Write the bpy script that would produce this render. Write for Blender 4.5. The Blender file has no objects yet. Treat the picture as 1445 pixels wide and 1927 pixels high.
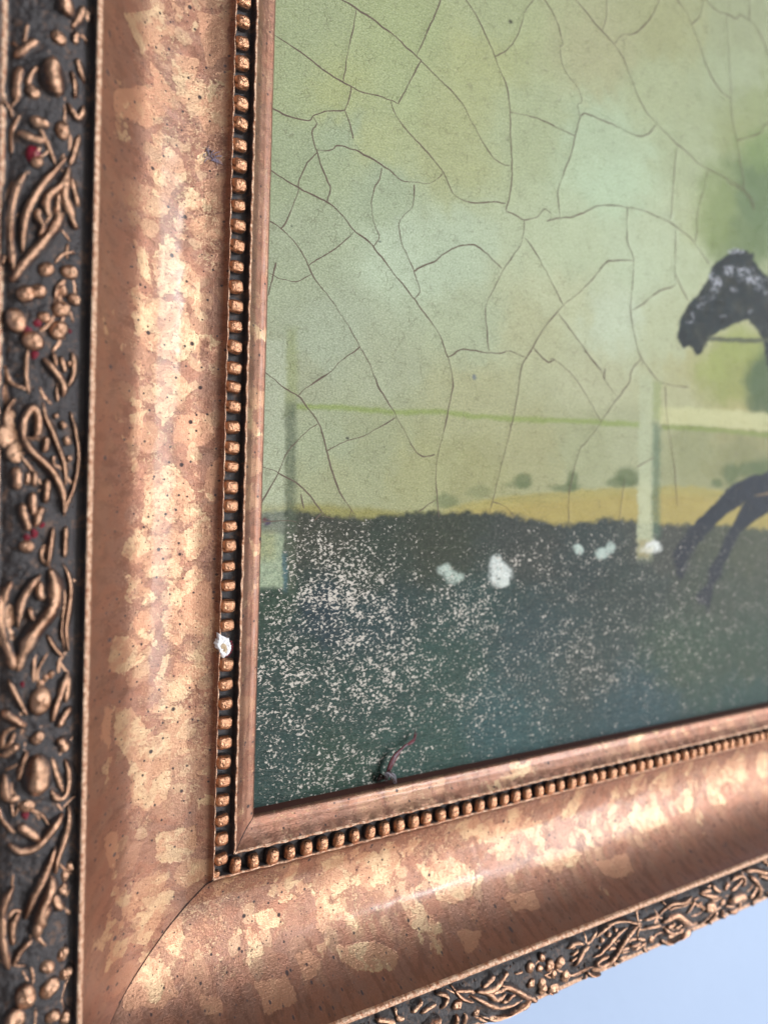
import bpy, math, random
import numpy as np
from mathutils import Vector, Matrix

rnd = random.Random(7)
U = 0.0032            # one bead pitch of the moulding, in metres; (u, v, h) = right, up, out of the picture

def W(u, v, h):
    return Vector((u*U, -h*U, v*U))

# ------------------------------------------------------------------ camera
CAM_R = np.array([[0.85205257, -0.01220812, -0.52331384],
                  [0.03217888, 0.9990588, 0.02908669],
                  [0.52246621, -0.04162304, 0.85164346]])
CAM_C = np.array([-15.15059074, 17.54176728, 36.88875802])
CAM_F = 1405.4545884
M3 = Matrix(((1, 0, 0), (0, 0, -1), (0, 1, 0)))
Rm = M3 @ Matrix([[float(a) for a in r] for r in CAM_R])
cam_d = bpy.data.cameras.new("camera")
cam = bpy.data.objects.new("camera", cam_d)
bpy.context.scene.collection.objects.link(cam)
mw = Rm.to_4x4(); mw.translation = W(*CAM_C)
cam.matrix_world = mw
cam_d.sensor_fit = 'VERTICAL'; cam_d.sensor_height = 36.0; cam_d.sensor_width = 27.0
cam_d.lens = CAM_F/1927*36
cam_d.clip_start = 0.005; cam_d.clip_end = 20
cam_d.dof.use_dof = True
cam_d.dof.focus_distance = 39.5*U
cam_d.dof.aperture_fstop = 14
bpy.context.scene.camera = cam

# ------------------------------------------------------------------ light
sc = bpy.context.scene
world = bpy.data.worlds.new("World"); sc.world = world; world.use_nodes = True
bg = world.node_tree.nodes["Background"]
bg.inputs[0].default_value = (0.90, 0.93, 1.0, 1); bg.inputs[1].default_value = 0.21

def area(name, az, el, dist, sx, sy, power, col, target=(12, 14, 0)):
    l = bpy.data.lights.new(name, 'AREA'); l.shape = 'RECTANGLE'; l.size = sx; l.size_y = sy
    l.energy = power; l.color = col
    o = bpy.data.objects.new(name, l); sc.collection.objects.link(o)
    a, e = math.radians(az), math.radians(el)
    d = Vector((math.sin(a)*math.cos(e), -math.cos(a)*math.cos(e), math.sin(e)))
    t = W(*target)
    o.location = t + d*dist
    o.rotation_euler = (-d).to_track_quat('-Z', 'Y').to_euler()
    return o
area("window_light", 43, 4, 1.5, 0.34, 1.15, 27, (0.95, 0.97, 1.0))
area("fill_light", 14, -30, 1.6, 0.8, 0.6, 7, (1.0, 0.90, 0.80))  # added warm fill from low in front, no visible source
area("sheen_light", 33, 13.5, 1.5, 0.15, 0.20, 9.0, (0.92, 0.97, 1.0), (9, 28, -.85))  # small lamp added to make the sheen spot on the painted sky
sc.view_settings.view_transform = 'Standard'; sc.view_settings.look = 'None'
sc.view_settings.exposure = 0.0; sc.view_settings.gamma = 1.0

# ------------------------------------------------------------------ helpers
def lin(c):
    out = []
    for x in c[:3]:
        x = x/255.0
        out.append(x/12.92 if x <= 0.04045 else ((x+0.055)/1.055)**2.4)
    return tuple(out)+(1.0,)

def unproj(px, py, h):
    "pixel of the photograph (1445 x 1927) -> (u, v) on the plane at height h"
    px = np.asarray(px, float); py = np.asarray(py, float)
    q = np.stack([(px-723)/CAM_F, -(py-963.5)/CAM_F, -np.ones_like(px)], -1) @ CAM_R.T
    t = (h-CAM_C[2])/q[..., 2]
    return CAM_C[0]+t*q[..., 0], CAM_C[1]+t*q[..., 1]

def tophoto(u, v, h):
    P = np.stack([u-CAM_C[0], v-CAM_C[1], np.full_like(u, h-CAM_C[2])], -1) @ CAM_R
    return 723+CAM_F*P[..., 0]/-P[..., 2], 963.5-CAM_F*P[..., 1]/-P[..., 2]

def link(name, me, parent=None, mat=None, **props):
    o = bpy.data.objects.new(name, me); sc.collection.objects.link(o)
    if mat and not me.materials: me.materials.append(mat)
    if parent: o.parent = parent
    for k, v in props.items(): o[k] = v
    return o

def grid_mesh(name, P, uv=None, attr=None, smooth=True, closed_rows=False):
    "P: (n, m, 3) array in metres -> quad mesh"
    n, m = P.shape[:2]
    me = bpy.data.meshes.new(name)
    idx = np.arange(n*m).reshape(n, m)
    a = idx[:-1, :-1].ravel(); b = idx[1:, :-1].ravel(); c = idx[1:, 1:].ravel(); d = idx[:-1, 1:].ravel()
    F = np.stack([a, b, c, d], -1)
    me.vertices.add(n*m); me.vertices.foreach_set("co", P.reshape(-1).astype(np.float32))
    me.loops.add(F.size); me.loops.foreach_set("vertex_index", F.ravel().astype(np.int32))
    me.polygons.add(len(F)); me.polygons.foreach_set("loop_start", np.arange(0, F.size, 4, dtype=np.int32))
    me.update(calc_edges=True)
    if smooth: me.polygons.foreach_set("use_smooth", np.ones(len(F), bool))
    if uv is not None:
        l = me.uv_layers.new(name="UVMap"); l.data.foreach_set("uv", uv.reshape(-1, 2)[F.ravel()].ravel().astype(np.float32))
    if attr:
        for k, A in attr.items():
            if A.ndim == 3:
                at = me.color_attributes.new(k, 'FLOAT_COLOR', 'POINT')
                at.data.foreach_set("color", A.reshape(-1).astype(np.float32))
            else:
                at = me.attributes.new(k, 'FLOAT', 'POINT'); at.data.foreach_set("value", A.ravel().astype(np.float32))
    return me

def catmull(pts, n=6):
    P = np.asarray(pts, float)
    if len(P) < 3: 
        t = np.linspace(0, 1, n+1)[:, None]; return P[0]+(P[-1]-P[0])*t
    Q = np.vstack([2*P[0]-P[1], P, 2*P[-1]-P[-2]])
    out = []
    for i in range(1, len(Q)-2):
        p0, p1, p2, p3 = Q[i-1:i+3]
        for k in range(n):
            t = k/n
            out.append(.5*((2*p1)+(-p0+p2)*t+(2*p0-5*p1+4*p2-p3)*t*t+(-p0+3*p1-3*p2+p3)*t**3))
    out.append(P[-1]); return np.array(out)

def vnoise(x, seed=0):
    "smooth 1-d value noise"
    x = np.asarray(x, float); i = np.floor(x).astype(int); f = x-i; f = f*f*(3-2*f)
    h = lambda k: ((np.sin(k*127.1+seed*311.7)*43758.5453) % 1.0)
    return h(i)*(1-f)+h(i+1)*f-0.5

def fbm2(x, y, seed, octs=4):
    out = np.zeros_like(x); a = 1.0; tot = 0
    for o_ in range(octs):
        xi = np.floor(x).astype(np.int64); yi = np.floor(y).astype(np.int64); fx = x-xi; fy = y-yi
        fx = fx*fx*(3-2*fx); fy = fy*fy*(3-2*fy)
        def h(i, j):
            n = (i*374761393+j*668265263+(seed+o_)*974634777) & 0x7fffffff
            n = ((n ^ (n >> 13))*1274126177) & 0x7fffffff
            return ((n ^ (n >> 16)) & 0xffff)/65535.0
        out += a*((h(xi, yi)*(1-fx)+h(xi+1, yi)*fx)*(1-fy)+(h(xi, yi+1)*(1-fx)+h(xi+1, yi+1)*fx)*fy-.5); tot += a
        x = x*2.03+7.1; y = y*2.03+3.7; a *= .55
    return out/tot

# ------------------------------------------------------------------ material tools
class NT:
    def __init__(s, name):
        s.m = bpy.data.materials.new(name); s.m.use_nodes = True
        s.t = s.m.node_tree; s.n = s.t.nodes; s.b = s.n["Principled BSDF"]
    def new(s, ty, **kw):
        o = s.n.new(ty)
        for k, v in kw.items():
            if k.startswith('i_'):
                key = k[2:]; key = int(key) if key.isdigit() else key
                s.put(o.inputs[key], v)
            else: setattr(o, k, v)
        return o
    def put(s, sock, v):
        if isinstance(v, bpy.types.NodeSocket): s.t.links.new(v, sock)
        else: sock.default_value = v
    def math(s, op, a, b=0.0, c=None, clamp=False):
        o = s.n.new('ShaderNodeMath'); o.operation = op; o.use_clamp = clamp
        s.put(o.inputs[0], a); s.put(o.inputs[1], b)
        if c is not None: s.put(o.inputs[2], c)
        return o.outputs[0]
    def mix(s, f, a, b, blend='MIX'):
        o = s.n.new('ShaderNodeMix'); o.data_type = 'RGBA'; o.blend_type = blend
        s.put(o.inputs[0], f); s.put(o.inputs[6], a); s.put(o.inputs[7], b); return o.outputs[2]
    def ramp(s, f, a, b, lo=0.0, hi=1.0):
        o = s.n.new('ShaderNodeMapRange'); o.interpolation_type = 'SMOOTHSTEP'
        s.put(o.inputs[0], f); s.put(o.inputs[1], a); s.put(o.inputs[2], b); s.put(o.inputs[3], lo); s.put(o.inputs[4], hi)
        return o.outputs[0]
    def noise(s, vec, scale, detail=3, rough=.5, dist=0.0, dim='3D'):
        o = s.n.new('ShaderNodeTexNoise'); o.noise_dimensions = dim
        s.put(o.inputs['Vector'], vec); s.put(o.inputs['Scale'], scale); s.put(o.inputs['Detail'], detail)
        s.put(o.inputs['Roughness'], rough); s.put(o.inputs['Distortion'], dist); return o.outputs[0]
    def uv(s):
        return s.n.new('ShaderNodeTexCoord').outputs['UV']
    def mapping(s, vec, scale=(1, 1, 1), loc=(0, 0, 0), rot=(0, 0, 0)):
        o = s.n.new('ShaderNodeMapping'); s.put(o.inputs[0], vec); o.inputs['Scale'].default_value = scale
        o.inputs['Location'].default_value = loc; o.inputs['Rotation'].default_value = rot; return o.outputs[0]
    def attr(s, name, out='Fac'):
        o = s.n.new('ShaderNodeAttribute'); o.attribute_name = name; return o.outputs[out]
    def bump(s, h, strength, dist):
        o = s.n.new('ShaderNodeBump'); s.put(o.inputs['Height'], h); o.inputs['Strength'].default_value = strength
        o.inputs['Distance'].default_value = dist; s.t.links.new(o.outputs[0], s.b.inputs['Normal']); s.t.links.new(o.outputs[0], s.b.inputs['Coat Normal']); return o

COPPER = lin((150, 107, 88)); COPPER_D = lin((112, 78, 64)); MAUVE = lin((144, 108, 92)); GOLD = lin((190, 149, 118)); GOLD_P = lin((204, 177, 140)); COPPER_L = lin((186, 140, 112)); SPECK = lin((40, 26, 30))

def gilt_material(name, seed, cove=True):
    T = NT(name); uv = T.uv()
    sep = T.new('ShaderNodeSeparateXYZ', i_0=uv)
    s_ = sep.outputs[1]
    p = T.mapping(uv, (1, 1, 1), (seed*13.7, seed*5.1, seed))
    # metal leaf laid over the copper toned ground in torn overlapping flakes of several tones
    warp = T.new('ShaderNodeTexNoise', i_Vector=p, i_Scale=1.3, i_Detail=4.0, i_Roughness=.6)
    la = T.attr('leaf_pale'); lb = T.attr('leaf_copper')
    wv = T.new('ShaderNodeVectorMath', operation='MULTIPLY_ADD'); T.put(wv.inputs[0], warp.outputs['Color']); wv.inputs[1].default_value = (.9, .9, 0); T.put(wv.inputs[2], p)
    fine = T.noise(p, 6.0, 5, .7)
    n1 = T.noise(wv.outputs[0], .50, 3, .5, .4)
    n2 = T.noise(T.mapping(p, (1.0, .7, 1)), 2.0, 6, .66, .9)
    n3 = T.noise(p, .30, 3, .55, .3)
    if cove:
        band = T.math('MULTIPLY', T.ramp(s_, 1.8, 3.6), T.ramp(s_, 9.4, 5.4))
        lipw = T.ramp(s_, 8.6, 6.2)
    else:
        band = T.ramp(s_, -0.2, .2, .0, .25); lipw = 1.0
    bias = T.math('MULTIPLY_ADD', band, .14, -.12)
    patch = T.ramp(T.math('ADD', T.math('MULTIPLY_ADD', fine, .10, n1), T.math('MULTIPLY_ADD', n2, .16, bias)), .70 if cove else .66, .716 if cove else .676)
    def flakes(scale, lo, seed2, rmin, rmax):
        q = T.mapping(wv.outputs[0], (scale, scale*.8, 1), (seed2, seed2*2.3, 0))
        vo = T.new('ShaderNodeTexVoronoi', voronoi_dimensions='2D', i_Vector=q, i_Scale=1.0)
        cc = T.new('ShaderNodeSeparateXYZ', i_0=vo.outputs['Color'])
        rr = T.math('MULTIPLY', T.ramp(cc.outputs[0], lo, 1.0, rmin, rmax), T.math('GREATER_THAN', cc.outputs[0], lo))
        d = T.math('MULTIPLY_ADD', T.math('SUBTRACT', fine, .5), .22, vo.outputs['Distance'])
        return T.ramp(T.math('SUBTRACT', rr, d), -.012, .02), cc.outputs[1]
    f1, c1 = flakes(.55, .45, 3.1, .25, .55)
    fa = T.ramp(T.math('MULTIPLY_ADD', T.math('SUBTRACT', T.math('MULTIPLY_ADD', n2, .8, T.math('MULTIPLY', fine, .4)), .6), 1.1, la), .46, .54)
    fb = T.ramp(T.math('MULTIPLY_ADD', T.math('SUBTRACT', T.math('MULTIPLY_ADD', n2, .8, T.math('MULTIPLY', fine, .4)), .6), 1.1, lb), .46, .54)
    patch = T.math('MAXIMUM', patch, fa)
    f2, c2 = flakes(1.15, .50, 8.7, .22, .5)
    bits = T.ramp(T.math('ADD', T.noise(p, 5.5, 6, .7, 1.2), T.math('MULTIPLY', band, .06)), .575, .60)
    bits = T.math('MULTIPLY', bits, T.ramp(n3, .42, .54, .25, 1))
    ground = T.mix(T.ramp(T.noise(p, .9, 6, .65, .8), .42, .60), COPPER, MAUVE)
    ground = T.mix(T.ramp(T.noise(T.mapping(p, (1, .6, 1)), 2.2, 5, .6), .50, .58, 0, .45), ground, COPPER_D)
    ground = T.mix(T.math('MULTIPLY', T.math('MULTIPLY', f1, lipw), .55), ground, T.mix(c1, GOLD, MAUVE))
    ground = T.mix(T.math('MULTIPLY', fb, .8), ground, COPPER_L)
    leaf = T.mix(T.ramp(T.noise(p, 1.0, 5, .6, .5), .46, .54), GOLD, GOLD_P)
    gold = T.math('MULTIPLY', T.math('MAXIMUM', patch, T.math('MULTIPLY', bits, T.math('MULTIPLY', lipw, .75))), T.math('MULTIPLY', T.ramp(fine, .36, .46, .35, 1), T.ramp(n2, .36, .48, .55, 1)))
    col = T.mix(T.math('MULTIPLY', gold, .70), ground, leaf)
    col = T.mix(T.math('MULTIPLY', T.math('MULTIPLY', f2, band), .32), col, T.mix(T.ramp(c2, .3, .7), COPPER, GOLD_P))
    gold = T.math('MAXIMUM', gold, T.math('MULTIPLY', T.math('MULTIPLY', f2, band), .5))
    g = T.noise(p, 16, 4, .8)
    col = T.mix(T.ramp(g, .35, .75, 0, .6), col, T.mix(1.0, col, (.66, .60, .56, 1), 'MULTIPLY'))
    # flyspecks
    def specks(scale, lo, rmax, sd):
        vo = T.new('ShaderNodeTexVoronoi', voronoi_dimensions='2D', i_Vector=T.mapping(p, (1, 1, 1), (sd, sd*3.3, 0)), i_Scale=scale, i_Randomness=1.0)
        hs = T.new('ShaderNodeSeparateXYZ', i_0=vo.outputs['Color'])
        rad = T.math('MULTIPLY', T.ramp(hs.outputs[0], lo, 1.0, rmax*.3, rmax), T.math('GREATER_THAN', hs.outputs[0], lo))
        return T.math('MULTIPLY', T.ramp(T.math('SUBTRACT', rad, vo.outputs['Distance']), -.01, .018), T.math('GREATER_THAN', hs.outputs[0], lo))
    sp = T.math('MAXIMUM', specks(.50, .35, .055, 1.7), T.math('MAXIMUM', specks(1.25, .30, .085, 5.2), T.math('MULTIPLY', specks(3.0, .45, .12, 9.9), .75)))
    col = T.mix(T.math('MULTIPLY', sp, .92), col, SPECK)
    T.put(T.b.inputs['Base Color'], col)
    T.put(T.b.inputs['Metallic'], T.math('MULTIPLY_ADD', sp, -.7, .82))
    T.put(T.b.inputs['Roughness'], T.math('ADD', T.math('MULTIPLY_ADD', g, .22, .26), T.math('MULTIPLY_ADD', gold, -.03, T.math('MULTIPLY', sp, .3))))
    T.b.inputs['Coat Weight'].default_value = .24; T.b.inputs['Coat Roughness'].default_value = .20
    hgt = T.math('ADD', T.math('MULTIPLY', gold, .35), T.math('MULTIPLY', T.noise(p, 9, 5, .75), .9))
    hgt = T.math('ADD', hgt, T.math('MULTIPLY', T.noise(T.mapping(p, (.25, 9, 1)), 2.5, 3, .6), .25))
    T.bump(hgt, .30, .05*U*4)
    T.t.links.remove(T.b.inputs['Coat Normal'].links[0])      # the lacquer lies smooth over the grain
    return T.m

def dark_material(name):
    T = NT(name); uv = T.uv()
    n = T.noise(uv, 5, 5, .65); n2 = T.noise(uv, 1.3, 4, .6)
    g = T.attr('gild')
    col = T.mix(n2, lin((42, 37, 36)), lin((70, 67, 70)))
    col = T.mix(T.ramp(T.math('MULTIPLY', n, n2), .27, .36, 0, .6), col, lin((118, 90, 72)))
    gm = T.ramp(T.math('MULTIPLY_ADD', n, .5, T.math('SUBTRACT', g, .25)), .42, .62)
    col = T.mix(gm, col, T.mix(T.ramp(n, .35, .65), lin((176, 122, 94)), lin((236, 204, 176))))
    T.put(T.b.inputs['Base Color'], col)
    T.put(T.b.inputs['Metallic'], T.math('MULTIPLY', gm, .8)); T.put(T.b.inputs['Roughness'], T.math('MULTIPLY_ADD', n, .3, .33))
    T.bump(T.math('ADD', T.math('MULTIPLY', n2, 2.0), T.math('ADD', n, T.noise(uv, 14, 3, .7))), .5, .08*U*2)
    return T.m

def ornament_material(name, hi=(212, 168, 138), lo=(120, 80, 60), metal=1.0):
    T = NT(name)
    co = T.new('ShaderNodeTexCoord').outputs['Object']
    p = T.mapping(co, (1/U, 1/U, 1/U))
    n = T.noise(p, 3.2, 5, .65); n2 = T.noise(p, .8, 3, .5)
    g = T.attr('gild')
    gm = T.ramp(T.math('MULTIPLY_ADD', n, 1.0, g), .92, 1.42)
    dk = T.mix(n2, lin((38, 31, 29)), lin((64, 58, 58)))
    gc = T.mix(T.ramp(T.math('MULTIPLY_ADD', g, .5, n2), .75, 1.0), lin(lo), lin(hi))
    gc = T.mix(T.ramp(g, .8, 1.05), gc, lin(hi))
    pit = T.ramp(T.noise(p, 5.0, 5, .7), .36, .46, .75, 0)
    gc = T.mix(pit, gc, lin((58, 42, 38)))
    T.put(T.b.inputs['Base Color'], T.mix(gm, dk, gc))
    T.put(T.b.inputs['Metallic'], T.math('MULTIPLY', gm, metal)); T.put(T.b.inputs['Roughness'], T.math('MULTIPLY_ADD', n, .28, .17))
    T.bump(T.math('ADD', n, T.noise(p, 6, 4, .75)), .55, .07*U*2)
    return T.m

def simple(name, col, rough=.6, metal=0, bumpy=0):
    T = NT(name); p = T.mapping(T.new('ShaderNodeTexCoord').outputs['Object'], (1/U, 1/U, 1/U))
    n = T.noise(p, 2.5, 5, .6)
    T.put(T.b.inputs['Base Color'], T.mix(n, tuple(c*.75 for c in lin(col)[:3])+(1,), tuple(min(1, c*1.2) for c in lin(col)[:3])+(1,)))
    T.b.inputs['Roughness'].default_value = rough; T.b.inputs['Metallic'].default_value = metal
    if bumpy: T.bump(n, bumpy, .1*U*2)
    return T.m

M_COVE_L = gilt_material("copper_gilt_side", 1); M_COVE_B = gilt_material("copper_gilt_bottom", 4)
M_FIL_L = gilt_material("fillet_gilt_side", 2, False); M_FIL_B = gilt_material("fillet_gilt_bottom", 3, False)
M_DARK = dark_material("dark_patina"); M_ORN = ornament_material("rubbed_gold_relief")
M_BEAD = ornament_material("rubbed_gold_bead", (208, 156, 122), (156, 100, 70), 1.0)
M_RED = simple("red_bole", (112, 12, 34), .45, 0, .2); M_BOLE = simple("dark_red_bole", (84, 44, 36), .7)
M_JOINT = simple("joint_gap", (34, 22, 24), .9)
M_PLASTER = simple("white_plaster", (236, 240, 250), .8, 0, .6); M_PLASTER2 = simple("tan_core", (186, 164, 136), .9, 0, .6)

# ------------------------------------------------------------------ wall
T = NT("pale_blue_wall"); p = T.new('ShaderNodeTexCoord').outputs['Object']
nn = T.noise(p, 12, 3, .5)
T.put(T.b.inputs['Base Color'], T.mix(nn, lin((154, 171, 197)), lin((164, 180, 205)))); T.b.inputs['Roughness'].default_value = .85
T.bump(T.noise(p, 160, 4, .6), .12, .002)
wp = np.zeros((2, 2, 3))
for i, u in enumerate((-400, 700)):
    for j, v in enumerate((-500, 500)):
        wp[i, j] = W(u, v, -26)
wm = grid_mesh("wall", wp); wall = link("wall", wm, mat=T.m, kind="structure", label="pale blue wall behind the frame")

# ------------------------------------------------------------------ frame mouldings
def sampled(pts, n):
    return catmull(pts, n)

COVE = sampled([(2.47, .93), (2.56, .84), (2.80, .64), (3.48, .47), (4.01, .42), (4.73, .46), (5.56, .64), (6.06, .80), (6.60, 1.05), (7.17, 1.47), (7.85, 2.15), (8.5, 3.0), (9.0, 3.9), (9.28, 4.58)], 5)
FILLET = np.vstack([[(0.02, -1.1), (0.0, -.15)], sampled([(0.0, -.1), (0.03, .0), (.12, .10), (.28, .17), (.46, .22), (.64, .33), (.9, .5), (1.12, .70), (1.30, .87)], 4)])
CHANNEL = sampled([(1.28, .85), (1.36, .93), (1.44, .86), (1.52, .55), (1.7, .45), (2.2, .45), (2.34, .55), (2.42, .86), (2.49, .93)], 4)
LIP = sampled([(9.27, 4.52), (9.32, 4.70), (9.42, 4.80), (9.52, 4.80), (9.60, 4.70), (9.62, 4.5)], 4)
GROUND = sampled([(9.60, 4.6), (9.66, 4.42), (9.78, 4.36), (9.92, 4.40), (10.05, 4.5), (10.6, 4.66), (11.3, 4.70), (12.0, 4.62), (12.45, 4.45), (12.6, 4.36), (12.72, 4.52), (12.84, 4.60), (12.94, 4.52), (12.98, 4.3)], 4)
def ground_h(s):
    return float(np.interp(s, GROUND[:, 0], GROUND[:, 1]))

def bow(t):        # the long side rail is very slightly bowed
    return 0.11*((t-17)/21.0)**2-0.06

def place(side, s, t, h):
    "side rail: t = v; bottom rail: t = u"
    s = np.asarray(s, float); t = np.asarray(t, float); h = np.asarray(h, float)+0*s
    if side == 'L':
        u, v = -s, t
    else:
        u, v = t, -s
    return np.stack([u*U, -h*U, v*U], -1)

def strip(name, side, prof, length, dt, wob=0.0, edge=None, gap=0.012, gild=None):
    prof = np.asarray(prof)
    tau = np.arange(0, length+dt, dt)
    S = np.repeat(prof[:, 0][None], len(tau), 0); H = np.repeat(prof[:, 1][None], len(tau), 0)
    Tt = -S+tau[:, None]+gap
    Tt[1:] = -S[1:]*(1-np.minimum(1, tau[1:, None]/14))+tau[1:, None]*1.0+gap-0.0
    if wob: H = H+wob*(vnoise(Tt*1.3+S*2, 3)+.5*vnoise(Tt*3.1-S, 5))
    if edge:   # (s centre, width, amplitude) scalloped edge made by the beading punch
        for sc_, w_, a_ in edge:
            k = np.exp(-((S-sc_)/w_)**2)
            S = S+k*a_*(np.cos(2*np.pi*(Tt+.5))*.7+vnoise(Tt*2.3, 8)*1.3)
            H = H+k*a_*vnoise(Tt*1.7, 11)*.8
    P = place(side, S, Tt, H)
    uv = np.stack([Tt, np.repeat(prof[:, 0][None], len(tau), 0)], -1)
    if side == 'L': P = P[:, ::-1]; uv = uv[:, ::-1]
    at = None
    if gild is not None:
        G = np.repeat(np.interp(prof[:, 0], gild[0], gild[1])[None], len(tau), 0)
        if side == 'L': G = G[:, ::-1]
        at = {'gild': G}
    return grid_mesh(name, P, uv, at)

frame = bpy.data.objects.new("picture_frame", None); sc.collection.objects.link(frame)
frame.location = (0, 0, 0)
frame['label'] = "antique copper and gold picture frame with beading and dark floral border, hanging on pale wall"; frame['category'] = "picture frame"

LEAF_PALE = [[(325,105),(375,110),(370,160),(355,198),(338,190),(328,150)],[(315,270),(345,300),(350,340),(320,385),(285,365),(300,320)],[(250,440),(275,470),(290,540),(265,520)],[(290,480),(345,470),(375,520),(350,560),(320,540),(300,560)],
 [(250,600),(300,560),(350,570),(365,640),(340,690),(300,680),(265,650)],[(285,690),(330,695),(368,735),(345,765),(310,800),(290,760)],[(355,650),(380,640),(375,680)],[(275,890),(330,870),(365,930),(340,975),(300,1005),(270,985),(280,940)],[(250,1010),(272,1012),(265,1035),(248,1030)],
 [(265,1060),(310,1038),(345,1070),(320,1085),(280,1082)],[(300,1160),(330,1130),(358,1180),(330,1210),(305,1200)],[(215,1200),(255,1200),(270,1240),(240,1275),(212,1260)],[(300,1330),(345,1320),(375,1340),(340,1355),(305,1352)],
 [(210,1330),(250,1335),(275,1370),(300,1400),(320,1450),(315,1510),(280,1530),(255,1500),(240,1440),(215,1400)],[(300,1570),(375,1555),(378,1600),(350,1625),(300,1620)],[(270,1690),(300,1680),(310,1705),(280,1725)],[(205,1770),(238,1765),(232,1800),(205,1830)],
 [(600,1620),(660,1600),(665,1640),(640,1680),(610,1665)],[(680,1620),(740,1590),(760,1600),(745,1650),(700,1680),(680,1660)],[(480,1720),(520,1710),(540,1740),(500,1755)],[(640,1780),(700,1765),(745,1790),(740,1820),(680,1825),(650,1810)],[(760,1690),(790,1670),(800,1740),(775,1750)],
 [(790,1630),(850,1610),(900,1640),(880,1690),(820,1700)],[(910,1600),(960,1560),(975,1600),(940,1620)],[(1000,1620),(1060,1590),(1100,1610),(1060,1640)],[(1180,1540),(1240,1500),(1260,1540),(1200,1570)],[(1330,1480),(1400,1450),(1420,1500),(1350,1520)],[(850,1560),(900,1530),(910,1560),(870,1590)],[(230,30),(300,10),(320,60),(270,100)]]
LEAF_COPPER = [[(285,115),(322,160),(325,200),(290,190)],[(220,170),(300,165),(310,210),(280,250),(255,225),(215,215)],[(375,410),(420,400),(425,455),(395,445),(370,430)],[(385,335),(420,330),(418,398),(385,385)],[(330,790),(395,780),(408,830),(360,850),(330,830)],[(330,1085),(395,1090),(400,1150),(380,1190),(345,1140)],
 [(250,1150),(275,1145),(285,1180),(265,1190)],[(335,1250),(365,1240),(388,1255),(370,1295),(335,1305),(325,1285)],[(200,1570),(230,1560),(225,1620),(205,1640)],[(395,880),(412,870),(405,960),(385,940)],[(305,1750),(345,1720),(350,1760),(330,1805),(308,1790)],[(278,1800),(305,1825),(340,1875),(300,1898),(222,1898),(240,1850)],
 [(560,1800),(585,1785),(610,1800),(605,1840),(580,1850)],[(370,1870),(410,1880),(420,1905),(380,1910)],[(870,1760),(900,1740),(910,1790),(885,1800)],[(480,1850),(540,1840),(560,1890),(500,1915)],[(950,1690),(1000,1670),(1010,1710),(970,1720)],[(1120,1620),(1180,1600),(1190,1640),(1140,1650)],[(370,200),(430,150),(432,250),(390,260)],[(190,1330),(208,1340),(205,1420),(190,1400)],[(370,30),(436,20),(434,110),(390,120)]]
def cove_mesh(side, LEN):
    "hollow of the moulding, carrying the larger torn flakes of metal leaf as masks"
    me = strip("rail", side, COVE, LEN+9, .14, .022)
    n = len(me.vertices); co = np.empty(n*3, np.float32); me.vertices.foreach_get("co", co); co = co.reshape(-1, 3)/U
    X, Y = tophoto(co[:, 0], co[:, 2], -co[:, 1])
    X = X+vnoise(co[:, 2]*1.1+co[:, 0], 21)*16; Y = Y+vnoise(co[:, 0]*1.3+co[:, 2]*.7, 22)*16
    on = (co[:, 0] < co[:, 2]) if side == 'L' else (co[:, 0] > co[:, 2])
    for nm, polys in (('leaf_pale', LEAF_PALE), ('leaf_copper', LEAF_COPPER)):
        A = np.zeros(n)
        for q in polys:
            q = np.array(q, float); cx, cy = q.mean(0)
            if (cx-405)*.80-(1650-cy)*-.60 < 0 and False: continue
            corner = cy > 1655-(cx-405)*1.05 if cx < 405 else cy > 1500
            if corner != (side == 'B'): continue
            dd = np.full(n, 1e9); ins = np.zeros(n, bool)
            for i in range(len(q)):
                a, b = q[i], q[(i+1) % len(q)]; e = b-a; t = np.clip(((X-a[0])*e[0]+(Y-a[1])*e[1])/(e@e), 0, 1)
                dd = np.minimum(dd, np.hypot(X-a[0]-t*e[0], Y-a[1]-t*e[1]))
                ins ^= ((a[1] > Y) != (b[1] > Y)) & (X < (b[0]-a[0])*(Y-a[1])/((b[1]-a[1])+1e-9)+a[0])
            A = np.maximum(A, np.clip(.5+np.where(ins, dd, -dd)/26, 0, .85))
        at = me.attributes.new(nm, 'FLOAT', 'POINT'); at.data.foreach_set("value", A.astype(np.float32))
    return me

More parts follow.
